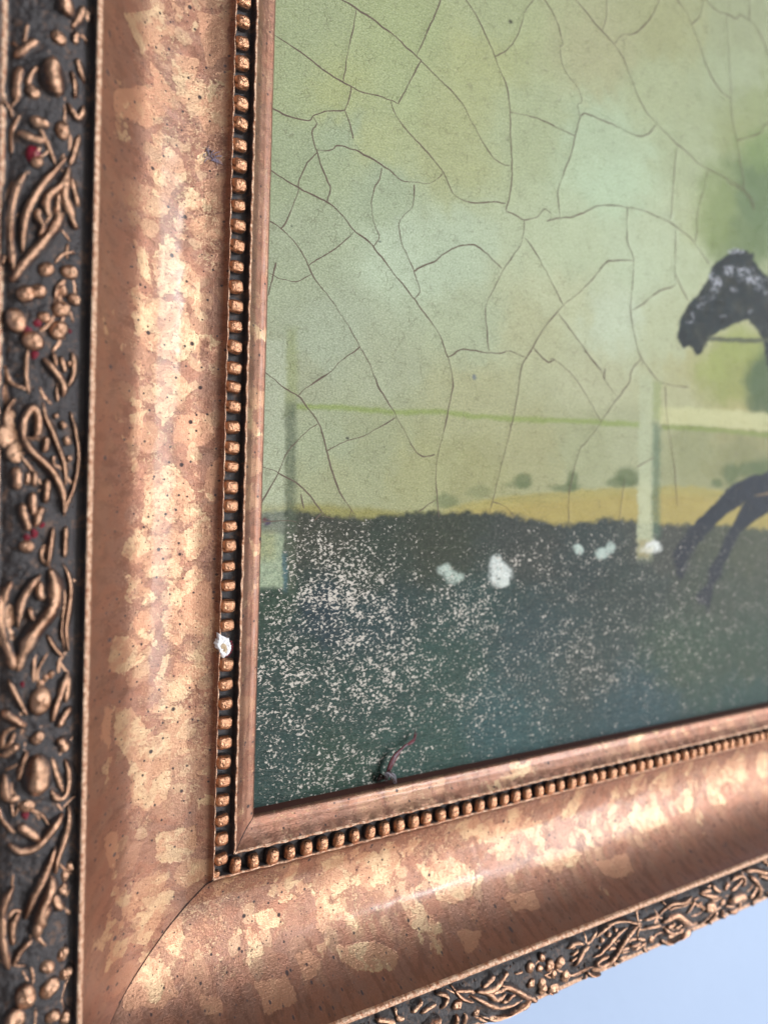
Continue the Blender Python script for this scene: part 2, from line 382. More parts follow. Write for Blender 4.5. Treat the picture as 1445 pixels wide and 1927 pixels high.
rails = {}; borders = {}
for side, LEN, mc, mf, lab in (('L', 62, M_COVE_L, M_FIL_L, 'left side rail'), ('B', 64, M_COVE_B, M_FIL_B, 'bottom rail')):
    rail = link("rail", cove_mesh(side, LEN), frame, mc, label=lab+" with mottled copper gilding in the hollow")
    fil = link("sight_fillet", strip("sight_fillet", side, FILLET[2:], LEN, .12, .02, [(1.28, .10, .035)]), rail, mf)
    reb = link("sight_edge", strip("sight_edge", side, FILLET[:3], LEN, .5), rail, M_BOLE)
    ch = link("bead_channel", strip("bead_channel", side, CHANNEL, LEN+2, .1, .03, [(1.36, .08, .04), (2.45, .06, .03)], gild=([1.28, 1.33, 1.38, 1.42, 1.46, 2.38, 2.43, 2.5], [1.3, 1.2, 1.0, .45, .0, .0, .75, 1.0])), rail, M_DARK)
    lip = link("lip", strip("lip", side, LIP, LEN+10, .12, .03, gild=([9.2, 9.3, 9.40, 9.52, 9.56, 9.60], [1.1, 1.2, .80, .62, .3, .0])), rail, M_DARK)
    orn = link("ornament_border", strip("ornament_border", side, GROUND, LEN+12, .12, .16, gild=([9.6, 9.7, 10, 12.6, 12.76, 12.9], [.1, 0, 0.05, .0, .9, 1.1])), frame, M_DARK, label=lab.replace('rail', 'border')+" of dark relief with rubbed gold flowers")
    SIDE = np.array([(12.98, 4.3), (12.98, 3.6), (12.7, 3.0), (12.7, -4.2), (1.0, -4.2), (1.0, -1.15), (0.02, -1.1)])
    link("back_moulding", strip("back_moulding", side, SIDE, LEN+12, 1.0), frame, M_BOLE)
    rails[side] = rail; borders[side] = orn

# mitre joint lines
def ribbon_mesh(name, P, N, half, lift=0.0):
    "P centre line (n,3) metres, N side vectors"
    A = P+N*half[:, None]; B = P-N*half[:, None]
    return grid_mesh(name, np.stack([A, B], 1))
def mitre(prof, w0, w1, parent, off):
    pr = np.array(prof); s, h = pr[:, 0], pr[:, 1]+off
    P = np.stack([-s*U, -h*U, -s*U], -1)
    N = np.repeat(np.array([[.7071, 0, -.7071]]), len(s), 0)
    half = np.linspace(w0, w1, len(s))*U
    half = half*(1+.5*vnoise(s*5, 2))
    P = P+N*(vnoise(s*2.2, 9)*.03*U)[:, None]
    return link("mitre_joint", ribbon_mesh("mitre_joint", P, N, half), parent, M_JOINT)
mitre([q for q in COVE if q[0] < 8.8], .035, .012, rails['B'], .022)
mitre([q for q in FILLET[2:] if q[0] < 1.27], .022, .03, rails['B'], .016)

# beads
def bead_mesh():
    n, m = 15, 22
    th = np.linspace(-.25*np.pi, .5*np.pi, n)[:, None]; ph = np.linspace(0, 2*np.pi, m+1)[None]
    e = .62
    c = lambda x: np.sign(np.cos(x))*np.abs(np.cos(x))**e
    s = lambda x: np.sign(np.sin(x))*np.abs(np.sin(x))**e
    X = .43*np.cos(th)**.65*c(ph); Y = .355*np.cos(th)**.65*s(ph); Z = .46*np.sin(th)+0*ph
    G = np.clip((Z+.03)*4.2, 0, 1.25)
    P = np.stack([X*U, -Z*U, Y*U], -1)
    return grid_mesh("bead", P, None, {'gild': G})
bm_ = bead_mesh(); bm_.materials.append(M_BEAD)
def bead(side, t, k):
    o = bpy.data.objects.new("bead", bm_); sc.collection.objects.link(o); o.parent = rails[side]
    sb = 2.06; jit = rnd.uniform(-.035, .035)
    if side == 'L': o.location = W(-sb, t+jit, .62+rnd.uniform(-.03, .03))
    else: o.location = W(t+jit, -sb, .62+rnd.uniform(-.03, .03))
    o.rotation_euler = (rnd.uniform(-.14, .14), rnd.uniform(-.16, .16)+(math.pi/2 if side == 'B' else 0), rnd.uniform(-.08, .08))
    f = rnd.uniform(.95, 1.05); o.scale = (f*rnd.uniform(.94, 1.05), f*rnd.uniform(.9, 1.05), f*rnd.uniform(.9, 1.06))
    return o
for k in range(0, 60):
    if k == 11: continue
    bead('L', -1.54+k, k)
for j in range(0, 62): bead('B', -1.25+j, j)
o = bead('L', -2.25, 0); o.scale = (.55, .6, .5); o.location = W(-2.3, -2.3, .62)

# plaster chip where one bead has broken away
def blob(name, cu, cv, pts, h0, hh, parent, mat, seed, inner=.5, **pr):
    "low irregular mound; pts = outline radii"
    n = 48; m = 9
    a = np.linspace(0, 2*np.pi, n+1)
    P0 = np.array(pts, float); ang = np.arctan2(P0[:, 1], P0[:, 0]) % (2*np.pi); r = np.hypot(P0[:, 0], P0[:, 1])
    k = np.argsort(ang); ang = ang[k]; r = r[k]
    R_ = np.interp(a % (2*np.pi), np.r_[ang[-1]-2*np.pi, ang, ang[0]+2*np.pi], np.r_[r[-1], r, r[0]])
    R_ = R_*(1+.22*vnoise(np.arange(n+1) % n*1.1, seed)); R_[-1] = R_[0]
    q = np.linspace(1, 0, m)[:, None]
    H = h0+hh*(np.clip((1-q)*4, 0, 1)-.55*np.clip((.75-q)/.75, 0, 1)*inner)*(1+.5*vnoise(q*7+np.arange(n+1)[None] % n*.7, seed+3)*(q > 0))
    X = cu+R_[None]*q*np.cos(a)[None]; Y = cv+R_[None]*q*np.sin(a)[None]
    P = np.stack([X*U, -H*U, Y*U], -1)
    return link(name, grid_mesh(name, P), parent, mat, **pr)
cu, cv = -2.2, 9.46
blob("plaster_chip", cu, cv, [(.35, .05), (.36, -.25), (.1, -.62), (-.12, -.62), (-.32, -.2), (-.42, .45), (-.40, .82), (-.22, .78), (-.12, .45), (.12, .40), (.3, .28)], .78, .20, rails['L'], M_PLASTER, 5, 1.0, label="white plaster chip where a bead has broken off")
blob("chip_core", cu-.02, cv-.15, [(.16, 0), (.12, -.3), (-.05, -.35), (-.14, 0), (-.2, .3), (-.1, .3), (.1, .2)], .84, .12, rails['L'], M_PLASTER2, 6, .2)
for k in range(7):
    a = -1.3+k*.32
    blob("red_fleck", cu+.38*math.cos(a)+.02, cv-.1+.45*math.sin(a), [(.07, 0), (0, .06), (-.05, 0), (0, -.07)], .86, .06, rails['L'], M_RED, k, 0)

# ------------------------------------------------------------------ relief ornament
def conv(zoom, pts):
    ox, oy, k = zoom
    return [(ox+a/k, oy+b/k) for a, b in pts]
K = 4.589
ZA, ZB, ZC, ZD, ZE = (0, 0, K), (0, 400, K), (0, 800, K), (0, 1200, K), (0, 1507, K)
# (kind, zoom, points, width px in zoom, relief height)
RIDGES = [
 ('petal', ZA, [(520,-40),(560,20),(575,110),(570,150)], 95, .34),
 ('leaf', ZA, [(745,20),(700,140),(620,255)], 48, .2), ('leaf', ZA, [(775,40),(770,150)], 30, .15),
 ('scroll', ZA, [(710,285),(665,310),(655,385)], 42, .2), ('scroll', ZA, [(700,290),(740,300),(765,335)], 30, .15),
 ('leaf', ZA, [(350,350),(240,400),(130,480)], 52, .2),
 ('leaf', ZA, [(340,560),(270,650),(240,745)], 42, .2), ('leaf', ZA, [(190,540),(160,680),(150,860)], 55, .2),
 ('petal', ZA, [(470,500),(450,620),(470,740),(520,850)], 125, .40),
 ('leaf', ZA, [(670,480),(700,590),(745,695)], 42, .2), ('leaf', ZA, [(620,590),(650,720),(655,860)], 34, .2),
 ('leaf', ZA, [(580,870),(630,960),(680,1015),(725,960),(738,880)], 38, .24),
 ('petal', ZA, [(260,1010),(340,1060),(440,1090)], 72, .25), ('leaf', ZA, [(150,1125),(230,1170),(310,1210),(405,1215)], 52, .22),
 ('stem', ZA, [(595,1335),(480,1480),(390,1580),(310,1690),(250,1800),(220,1900),(200,2060),(205,2200)], 46, .26),
 ('stem', ZA, [(245,1470),(170,1580),(120,1720),(95,1880),(95,2050),(110,2220),(140,2400)], 46, .26),
 ('stem', ZA, [(705,1130),(665,1260),(640,1350),(605,1430)], 34, .2),
 ('leaf', ZA, [(600,1430),(580,1530),(520,1620),(430,1690),(400,1780),(440,1900)], 50, .28),
 ('leaf', ZA, [(595,1480),(570,1600),(560,1700),(595,1800),(650,1920)], 62, .30), ('leaf', ZA, [(620,1520),(645,1640),(690,1790)], 46, .24),
 ('leaf', ZA, [(520,1650),(500,1770),(510,1860)], 36, .24),
 ('scroll', ZB, [(560,-20),(500,110),(400,230),(310,330),(210,440),(130,560),(125,600)], 52, .28),
 ('leaf', ZB, [(345,-40),(330,40),(375,130),(335,220)], 44, .26), ('leaf', ZB, [(465,-60),(505,60),(420,190),(390,300)], 46, .26),
 ('leaf', ZB, [(590,-10),(640,80),(670,150)], 40, .24), ('leaf', ZB, [(600,250),(585,330),(590,400)], 24, .12),
 ('stem', ZB, [(520,470),(500,560),(440,680),(400,800),(400,900)], 22, -.1),
 ('leaf', ZB, [(370,1250),(440,1330),(510,1420),(555,1500),(552,1600)], 44, .26), ('leaf', ZB, [(460,1205),(480,1270),(495,1340)], 26, .2),
 ('leaf', ZB, [(535,1230),(550,1310),(575,1390)], 32, .2), ('leaf', ZB, [(620,1190),(650,1290),(640,1400),(590,1520)], 36, .22), ('leaf', ZB, [(605,1270),(615,1340)], 26, .16),
 ('stem', ZB, [(250,1160),(235,1290),(232,1420),(262,1580)], 28, .15),
 ('scroll', ZB, [(210,2050),(205,1900),(215,1780),(290,1690),(335,1780),(325,1900),(290,1960)], 44, .32),
 ('leaf', ZB, [(375,1620),(395,1760),(440,1860),(490,1990),(540,2110),(570,2240),(574,2380)], 34, .24),
 ('vein', ZB, [(470,1735),(505,1775)], 34, .2), ('vein', ZB, [(520,1800),(590,1860)], 34, .2),
 ('leaf', ZB, [(610,1700),(650,1840),(685,2010),(687,2170),(650,2360),(590,2510),(555,2640)], 28, .24),
 ('leaf', ZB, [(150,1590),(75,1690),(40,1850)], 28, .2),
 ('scroll', ZC, [(212,40),(225,140),(275,225),(365,310),(455,405),(520,520),(552,630),(562,790)], 46, .34),
 ('leaf', ZC, [(395,90),(405,160),(375,250)], 40, .24), ('leaf', ZC, [(470,255),(460,345)], 30, .2),
 ('vein', ZC, [(570,90),(610,180)], 44, .22), ('vein', ZC, [(598,255),(620,320)], 34, .2), ('vein', ZC, [(540,0),(575,30)], 34, .2),
 ('leaf', ZC, [(145,350),(155,450),(160,570)], 60, .25), ('leaf', ZC, [(250,390),(232,530)], 36, .2), ('leaf', ZC, [(305,380),(300,540)], 40, .24),
 ('leaf', ZC, [(290,570),(288,680),(292,790)], 50, .26), ('leaf', ZC, [(410,450),(408,560),(392,690)], 46, .26),
 ('leaf', ZC, [(195,660),(215,780),(262,930)], 46, .24), ('leaf', ZC, [(375,690),(335,790),(305,890)], 46, .24),
 ('stem', ZC, [(465,870),(445,1010),(430,1120),(405,1240)], 36, .24), ('leaf', ZC, [(577,860),(568,1000),(566,1165)], 34, .24),
 ('leaf', ZC, [(365,1280),(280,1370),(210,1480),(175,1600),(158,1770)], 46, .30),
 ('leaf', ZC, [(430,1230),(470,1340),(480,1460),(450,1580),(370,1690),(280,1800),(215,1930),(170,2060)], 84, .36),
 ('leaf', ZC, [(350,1330),(345,1450),(385,1510)], 50, .3), ('leaf', ZC, [(260,1560),(270,1640),(300,1690)], 36, .26),
 ('leaf', ZC, [(120,1340),(50,1460),(15,1620),(30,1790),(70,1930)], 52, .25),
 ('stem', ZC, [(540,1180),(595,1290),(620,1430),(605,1580),(580,1720),(585,1850),(605,1980)], 32, .24), ('stem', ZC, [(550,1350),(565,1500),(545,1660),(538,1790),(570,1960)], 24, .2),
 ('stem', ZC, [(400,1790),(450,1880),(500,1950),(570,2010)], 28, .2),
 ('leaf', ZD, [(20,-20),(80,120),(130,300)], 60, .25), ('leaf', ZD, [(250,-30),(200,100),(155,320)], 60, .25),
 ('stem', ZD, [(315,110),(300,250),(305,440)], 34, .1),
 ('leaf', ZD, [(605,280),(545,440),(490,590),(450,750)], 46, .26), ('leaf', ZD, [(602,320),(592,460),(572,580)], 38, .22),
 ('leaf', ZD, [(628,600),(560,680),(500,790)], 52, .24), ('leaf', ZD, [(75,360),(150,510),(255,695)], 30, .2), ('leaf', ZD, [(20,645),(120,700),(245,775)], 52, .24),
 ('leaf', ZD, [(500,870),(555,920),(578,1000)], 60, .26), ('leaf', ZD, [(445,1020),(480,1140),(525,1260),(555,1350)], 40, .24),
 ('leaf', ZD, [(570,1050),(605,1180),(595,1320),(545,1385),(480,1370),(435,1300)], 42, .26),
 ('petal', ZD, [(315,985),(320,1120),(325,1250),(315,1360)], 150, .44),
 ('leaf', ZD, [(180,920),(100,980),(15,1050)], 52, .22), ('leaf', ZD, [(245,960),(200,1090),(155,1260)], 40, .22),
 ('leaf', ZD, [(50,1180),(50,1330),(90,1400),(190,1370)], 52, .22),
 ('scroll', ZD, [(75,1785),(180,1835),(310,1800),(420,1690),(490,1600),(555,1510)], 56, .30), ('leaf', ZD, [(155,1610),(250,1670),(355,1745)], 56, .26),
 ('leaf', ZD, [(605,1450),(605,1600),(560,1760),(500,1920),(485,2060)], 46, .28), ('leaf', ZD, [(490,1795),(440,1920),(370,2080),(290,2240),(210,2460)], 52, .28),
 ('leaf', ZE, [(450,640),(440,760),(385,880),(350,1000),(400,1085)], 80, .34),
 ('leaf', ZE, [(510,750),(575,800),(600,830)], 46, .24), ('leaf', ZE, [(470,800),(500,880),(560,955)], 58, .26), ('leaf', ZE, [(530,740),(600,760)], 40, .2),
 ('leaf', ZE, [(420,860),(390,960),(330,1050),(330,1190)], 70, .30),
 ('leaf', ZE, [(130,730),(60,850),(25,1000),(30,1200),(60,1370),(90,1480)], 50, .26), ('leaf', ZE, [(175,950),(115,1080),(120,1280)], 46, .22), ('leaf', ZE, [(290,1180),(180,1290),(110,1440)], 42, .24),
]
BERRIES = [(ZA,510,325,48),(ZA,290,790,44),(ZA,545,1125,54),(ZA,330,1395,40),(ZB,405,490,50),(ZB,605,510,54),(ZB,540,668,40),(ZB,648,742,44),
 (ZB,530,835,60),(ZB,512,1015,62),(ZB,335,680,52),(ZB,235,700,58),(ZB,150,930,72),(ZB,385,900,42),(ZB,290,1108,66),(ZC,240,1050,46),(ZD,350,545,82),
 (ZD,355,400,30),(ZD,400,350,24),(ZD,450,320,26),(ZD,240,1450,50),(ZE,615,600,34),(ZE,570,665,38),(ZE,550,1345,46),(ZE,415,1435,48),(ZE,580,1520,46),(ZE,430,1620,66),(ZE,225,1680,78),(ZE,460,1870,50),(ZE,570,1900,46),(ZE,130,1910,80),(ZD,330,865,46)]
REDS = [(ZA,300,1320,66),(ZB,330,945,40),(ZB,240,1010,44),(ZB,305,1225,38),(ZB,605,1020,22),(ZC,300,935,38),(ZC,360,860,34),(ZC,240,965,34),(ZD,330,870,44),(ZD,315,1310,30),(ZD,225,1540,36),(ZE,415,1630,44),(ZE,235,1690,50),(ZD,200,410,26),(ZC,395,1480,22)]
H_ORN = 4.85
def ts(zoom, pts, h=H_ORN):
    q = np.array(conv(zoom, pts)); u, v = unproj(q[:, 0], q[:, 1], h)
    return np.stack([-u, v], -1)          # (s, v)
PXU = 33.5*K                              # zoomed pixels per unit across the side border
def put(side, s, v):
    "pattern runs down the side border and on to the right along the bottom border"
    if side == 'L': return s, v, 1
    return 9.95+(s-9.95)*1.12, -v+41.5, 1

SWELL = {'L': [], 'B': []}
def ridge(side, zoom, name, pts, w, hh):
    q = catmull(ts(zoom, pts), 6)
    s, v, _ = put(side, q[:, 0], q[:, 1])
    if side == 'B' and (v.max() < 6 or v.min() > 54): return
    n = len(s)
    d = np.gradient(np.stack([s, v], -1), axis=0); d /= np.linalg.norm(d, axis=1)[:, None]+1e-9
    nx, ny = -d[:, 1], d[:, 0]
    q_ = np.linspace(0, 1, n)
    tap = np.clip(np.minimum(q_, 1-q_)*5.0, 0, 1)**.55*.85+.15
    tap[0] = tap[-1] = .12
    half = .80*w/PXU*tap*(1+.25*vnoise(q_*6, int(abs(s[0]*37)) % 91))
    if name == 'petal': half = .5*w/PXU*np.sqrt(np.clip(1-(2*q_-1)**2, .02, 1))
    x = np.array([-1.7, -1.3, -1.0, -.75, -.5, -.25, .0, .25, .5, .75, 1.0, 1.3, 1.7])
    prof = np.cos(np.pi*x/3.4)**2; prof = prof**(1.25 if name != 'petal' else .6); prof[0] = prof[-1] = -.12
    S = s[:, None]+nx[:, None]*half[:, None]*x; V = v[:, None]+ny[:, None]*half[:, None]*x
    gh = np.interp(S, GROUND[:, 0], GROUND[:, 1])
    top = abs(hh)*1.6*(1+.14*vnoise(q_*7, int(abs(v[0]*53)) % 83))[:]*(.35+.65*tap)
    if hh < 0: return
    SWELL[side] += [(a, b, c, d_) for a, b, c, d_ in zip(s, v, half, top)][::2]
    H = gh+.0+top[:, None]*prof[None]
    H[0] = gh[0]-.05; H[-1] = gh[-1]-.05
    G = np.clip(prof, 0, 1)[None]**(1.7 if name != 'petal' else 1.3)*1.0+0*S
    G = G*(.7+.3*tap[:, None])
    S = np.clip(S, 9.68, 12.8)
    P = place(side, S, V, H)
    if side == 'L': P = P[:, ::-1]; G = G[:, ::-1]
    link(name, grid_mesh(name, P, None, {'gild': G}), borders[side], M_ORN)

def dome(side, zoom, name, cx, cy, r, hh, mat, flat=0.0):
    q = ts(zoom, [(cx, cy)])[0]; s, v, _ = put(side, q[0], q[1])
    if side == 'B' and (v < 6 or v > 54): return
    n, m = 9, 16
    th = np.linspace(0, math.pi/2, n)[:, None]; ph = np.linspace(0, 2*np.pi, m+1)[None]
    SWELL[side].append((s, v, r/PXU, hh))
    R_ = r/PXU*(1.0+.12*np.sin(2*ph+cx))
    S = s+R_*.95*np.cos(th)**.8*np.cos(ph); V = v+R_*1.06*np.cos(th)**.8*np.sin(ph)
    H = ground_h(s)+hh*np.sin(th)**1.0*(1+.10*np.sin(3*ph+cy))-flat
    G = np.clip(np.sin(th)*1.25, 0, 1.05)+0*ph
    S = np.clip(S, 9.7, 12.85)
    P = place(side, S, V, H)
    if side == 'B': P = P[:, ::-1]
    link(name, grid_mesh(name, P, None, {'gild': G}), borders[side], mat)

for side in ('L', 'B'):
    for nm, z, pts, w, hh in RIDGES: ridge(side, z, nm, pts, w, hh)
    for z, x, y, r in BERRIES: dome(side, z, "berry", x, y, r, .8*r/PXU+.10, M_ORN)
    # broad leaf bodies
    for z, x, y, r in ((ZC, 140, 90, 110), (ZC, 190, 230, 85), (ZB, 150, 1830, 95), (ZC, 400, 1420, 75), (ZC, 110, 1650, 90), (ZC, 120, 1850, 90), (ZE, 380, 960, 55), (ZE, 140, 1000, 50), (ZA, 590, 1580, 60)):
        dome(side, z, "leaf_body", x, y, r, .17, M_ORN)
for z, x, y, r in REDS:
    q = ts(z, [(x, y)])[0]
    o = dome('L', z, "bole_spot", x, y, r*.82, .26, M_RED, .05)
rt = random.Random(31)
for side in ('L', 'B'):
    for k in range(70):
        if side == 'L': cx, cy = rt.uniform(10, 138), rt.uniform(-20, 1930)
        else: cx, cy = rt.uniform(5, 138), rt.uniform(240, 1930)
        a = rt.gauss(math.pi/2, .6); L_ = rt.uniform(20, 48); bend = rt.uniform(-.5, .5)
        pts = [((cx-math.cos(a)*L_)*K, (cy-math.sin(a)*L_)*K), ((cx-math.sin(a)*L_*bend)*K, (cy+math.cos(a)*L_*bend)*K), ((cx+math.cos(a)*L_)*K, (cy+math.sin(a)*L_)*K)]
        ridge(side, ZA, "tendril", pts, rt.uniform(18, 34), rt.uniform(.07, .15))
# the cast ground swells up to the ornament, lumpy and rubbed on its high spots
for side in ('L', 'B'):
    sp_ = np.concatenate([np.linspace(9.6, 9.95, 8)[:-1], np.linspace(9.95, 12.6, 44)[:-1], np.linspace(12.6, 12.98, 10)])
    pr = np.stack([sp_, np.interp(sp_, GROUND[:, 0], GROUND[:, 1])], -1)
    t_ = np.arange(-13.0, 62, .06); S, Tt = np.meshgrid(sp_, t_)
    Hg = np.repeat(pr[:, 1][None], len(t_), 0)
    sw = np.zeros(S.shape)
    for (a, b, hf, tp) in SWELL[side]:
        R2 = hf*2.3+.16; i0 = int((b-R2*2+13)/.06); i1 = int((b+R2*2+13)/.06)+1; i0 = max(i0, 0)
        if i1 <= i0: continue
        d2 = (S[i0:i1]-a)**2+(Tt[i0:i1]-b)**2
        sw[i0:i1] = np.maximum(sw[i0:i1], tp*.36*np.exp(-d2/R2**2))
    inside = np.clip((S-9.92)/.12, 0, 1)*np.clip((12.7-S)/.12, 0, 1)
    ln_ = fbm2(S*2.6, Tt*2.0, 71)+.6*fbm2(S*7, Tt*7, 72, 3)
    edge_n = fbm2(S*3+50, Tt*1.2, 73)
    Hg = Hg+inside*(sw+.20*ln_)+(1-inside)*.06*edge_n
    Gg = np.interp(sp_, [9.6, 9.7, 10, 12.6, 12.76, 12.9], [.1, 0, 0.0, .0, .8, 1.1])[None]+inside*(np.clip(sw*.9, 0, .30)+np.clip(ln_, -.3, .5)*.75)
    keep = t_ > -13
    Tm = np.maximum(Tt, -S)
    P = place(side, S, Tm, Hg)
    uv_ = np.stack([Tt, S], -1)
    if side == 'L': P = P[:, ::-1]; Gg = Gg[:, ::-1]; uv_ = uv_[:, ::-1]
    me = grid_mesh("ornament_border", P, uv_, {'gild': Gg}); me.materials.append(M_DARK)
    old = borders[side].data; borders[side].data = me; bpy.data.meshes.remove(old)
# hatching punched along the inner edge and between the motifs
for side in ('L', 'B'):
    rows = []
    A = []; F = []
    t = -9 if side == 'L' else -8
    while t < 52:
        t += rnd.uniform(.14, .30)
        if rnd.random() < .25: t += rnd.uniform(.2, 1.2)
        s0 = 10.0+rnd.uniform(-.03, .06); ln = rnd.uniform(.10, .34); w = .035
        lean = rnd.uniform(-.05, .05)
        h0 = ground_h(s0+.1)
        b = len(A)
        for (ds, dt, dh) in ((0, -w, -.03), (0, w, -.03), (ln, lean+w, -.03), (ln, lean-w, -.03), (.02, 0, .09), (ln-.02, lean, .09)):
            A.append(tuple(place(side, s0+ds, t+dt, h0+dh)))
        F += [(b, b+4, b+5, b+3), (b+1, b+2, b+5, b+4), (b, b+1, b+4), (b+3, b+5, b+2)]
    for cs, c0, n_ in ((11.9, 20.6, 14), (11.9, 15.6, 10), (12.0, 12.8, 8), (11.9, 9.6, 6)):
        for k in range(n_):
            s0 = cs+rnd.uniform(-.3, .2); tv = c0+rnd.uniform(-1.0, 1.0)
            if side == 'B': tv = -tv+41.5
            b = len(A); h0 = ground_h(s0); ln = rnd.uniform(.12, .3); w = .05
            for (ds, dt, dh) in ((0, -w, -.03), (0, w, -.03), (ln, w, -.03), (ln, -w, -.03), (.03, 0, .10), (ln-.03, 0, .10)):
                A.append(tuple(place(side, s0+ds, tv+dt, h0+dh)))
            F += [(b, b+4, b+5, b+3), (b+1, b+2, b+5, b+4), (b, b+1, b+4), (b+3, b+5, b+2)]
    me = bpy.data.meshes.new("hatch_marks"); me.from_pydata([tuple(map(float, a)) for a in A], [], F)
    g = me.attributes.new('gild', 'FLOAT', 'POINT'); g.data.foreach_set('value', np.array([0, 0, 0, 0, .85, .85]*(len(A)//6), np.float32))
    link("hatch_marks", me, borders[side], M_ORN, kind="stuff")

# ------------------------------------------------------------------ painting
HP = -.85
def tile(ox, oy, *lines, k=4.5156): return [[(ox+a/k, oy+b/k) for a, b in l] for l in lines]
CR = []
CR += tile(500, 0,
 [(95,318),(230,405),(380,505),(480,590),(600,665),(720,735),(830,785),(980,820),(1060,855),(1125,885)],
 [(1125,885),(1220,700),(1310,530),(1318,515),(1280,480),(1180,390),(1090,305),(1000,235),(880,145),(765,75),(700,30),(620,-5)],
 [(1280,480),(1340,350),(1400,215),(1445,110),(1490,-10)], [(1318,525),(1375,570),(1445,650),(1530,730),(1640,850),(1710,960),(1770,1080),(1860,1240),(1920,1330),(1990,1385),(2070,1410)],
 [(770,80),(745,240),(700,460),(670,620),(660,690)], [(725,740),(710,830),(690,900),(672,938)],
 [(75,930),(200,990),(360,1030),(420,975),(520,950),(672,938)], [(672,938),(710,1040),(742,1180)],
 [(410,1000),(435,1060),(395,1115),(420,1240),(440,1300),(480,1430),(525,1535),(550,1590),(545,1650),(522,1715)],
 [(440,1300),(355,1385),(285,1530),(280,1630),(225,1780),(165,1900),(125,1950)],
 [(440,1278),(560,1280),(605,1240),(740,1270),(890,1345),(1040,1440),(1150,1530),(1280,1550),(1380,1565),(1445,1530)],
 [(1065,865),(1095,960),(1200,1110),(1330,1250),(1445,1380),(1475,1420),(1520,1490),(1560,1590),(1620,1670),(1720,1720),(1850,1725),(1940,1715),(2035,1730)],
 [(1445,1530),(1503,1475)], [(985,1430),(965,1530),(925,1590),(900,1700),(905,1830),(930,1920),(965,2020),(920,2090)],
 [(60,1462),(165,1530),(280,1600),(400,1655),(520,1715),(600,1780),(680,1870),(755,1970),(830,2020),(910,2085)])
CR += tile(820, 0,
 [(250,-5),(330,110),(400,250),(465,400),(505,490),(555,630),(605,750),(625,900),(632,1100),(640,1300),(645,1440),(640,1560),(620,1680),(595,1790)],
 [(500,485),(600,425),(680,330),(730,200),(755,100),(830,-5)], [(920,-5),(990,115),(1040,230),(1075,375),(1055,400),(1065,520),(1120,640),(1200,740),(1240,850),(1205,900),(1215,985)],
 [(1260,962),(1220,1010),(1180,1160),(1140,1330),(1060,1530),(1035,1640),(1050,1850)], [(632,955),(780,985),(900,1025),(1040,1090),(1175,1155)],
 [(1260,962),(1445,1035),(1560,1090),(1700,1155),(1800,1140),(1867,1060)],
 [(1180,-5),(1280,110),(1410,270),(1510,380),(1590,500),(1650,650),(1720,830),(1790,960),(1870,1045),(1960,1140),(2040,1220),(2130,1290),(2230,1390),(2330,1450),(2480,1520),(2600,1600),(2670,1680),(2700,1780)],
 [(1450,-5),(1445,140),(1410,265)])
CR += tile(1125, 0, [(140,380),(200,300),(310,285),(400,210),(470,110),(520,-5)], [(665,-5),(750,110),(795,215),(860,380),(910,540),(970,670),(1050,780),(1120,835)],
 [(890,-5),(865,130),(795,212)], [(910,-5),(1000,90),(1100,125),(1170,165),(1200,130),(1285,175),(1350,250),(1410,370),(1445,480)], [(1285,-5),(1285,175)],
 [(1090,130),(1105,400),(1120,650),(1125,850),(1140,1040),(1175,1190),(1200,1350),(1235,1535)], [(1180,1195),(1290,1160),(1380,1125),(1400,1070),(1450,1045)],
 [(675,1230),(655,1340),(640,1535),(628,1700),(612,1870)], [(925,1450),(910,1560),(870,1700),(840,1850),(835,1980),(825,2060)])
CR += tile(500, 340,
 [(42,352),(130,410),(220,500),(305,600),(365,725),(440,870),(540,980),(620,1110),(700,1230),(790,1390),(870,1530)],
 [(755,435),(680,510),(600,575),(480,645),(368,720)], [(30,790),(120,830),(210,855),(290,850),(395,792)], [(58,820),(40,900),(22,980)],
 [(755,430),(880,520),(960,620),(1070,760),(1180,900),(1260,1010),(1330,1110),(1420,1230),(1490,1340),(1540,1500)],
 [(1260,35),(1245,210),(1160,310),(1130,390),(1160,540),(1230,700),(1280,840),(1310,940),(1260,1010)], [(1255,770),(1340,725),(1445,680),(1510,625),(1620,560),(1740,540),(1800,560),(1880,630),(2000,745)],
 [(800,1410),(720,1475),(640,1535),(540,1630),(430,1705),(340,1770),(280,1830)])
CR += tile(820, 340,
 [(595,260),(670,290),(750,330),(860,310),(920,245),(975,280)], [(940,345),(1050,320),(1150,310),(1250,275),(1370,215),(1500,215),(1650,230),(1770,260),(1890,310),(1990,355),(2090,430),(2160,490),(2220,570),(2320,710)],
 [(750,330),(742,470),(715,550),(650,640),(600,720),(565,765),(500,900),(435,1040),(420,1110),(430,1250),(452,1450)], [(750,480),(850,620),(920,745),(1000,900),(1075,1050)], [(1040,1130),(1150,1280),(1240,1400),(1330,1530),(1400,1620),(1440,1700)],
 [(1445,690),(1300,870),(1170,990),(1080,1060),(930,1240),(830,1400),(750,1530)],
 [(100,1500),(230,1435),(400,1460),(560,1465),(620,1445),(760,1500)], [(825,1420),(900,1500),(960,1545),(1000,1520)])
CR += tile(1125, 340, [(0,780),(60,700),(120,680),(290,680)], [(245,225),(245,500),(295,640),(300,750),(285,950),(275,1130),(310,1330),(350,1480),(380,1560)], [(285,1110),(400,1030),(520,940),(650,890),(655,830),(655,620),(655,420)],
 [(655,790),(700,900),(765,1020)], [(1080,0),(1200,70),(1280,150),(1320,260)], [(1235,0),(1232,90)])
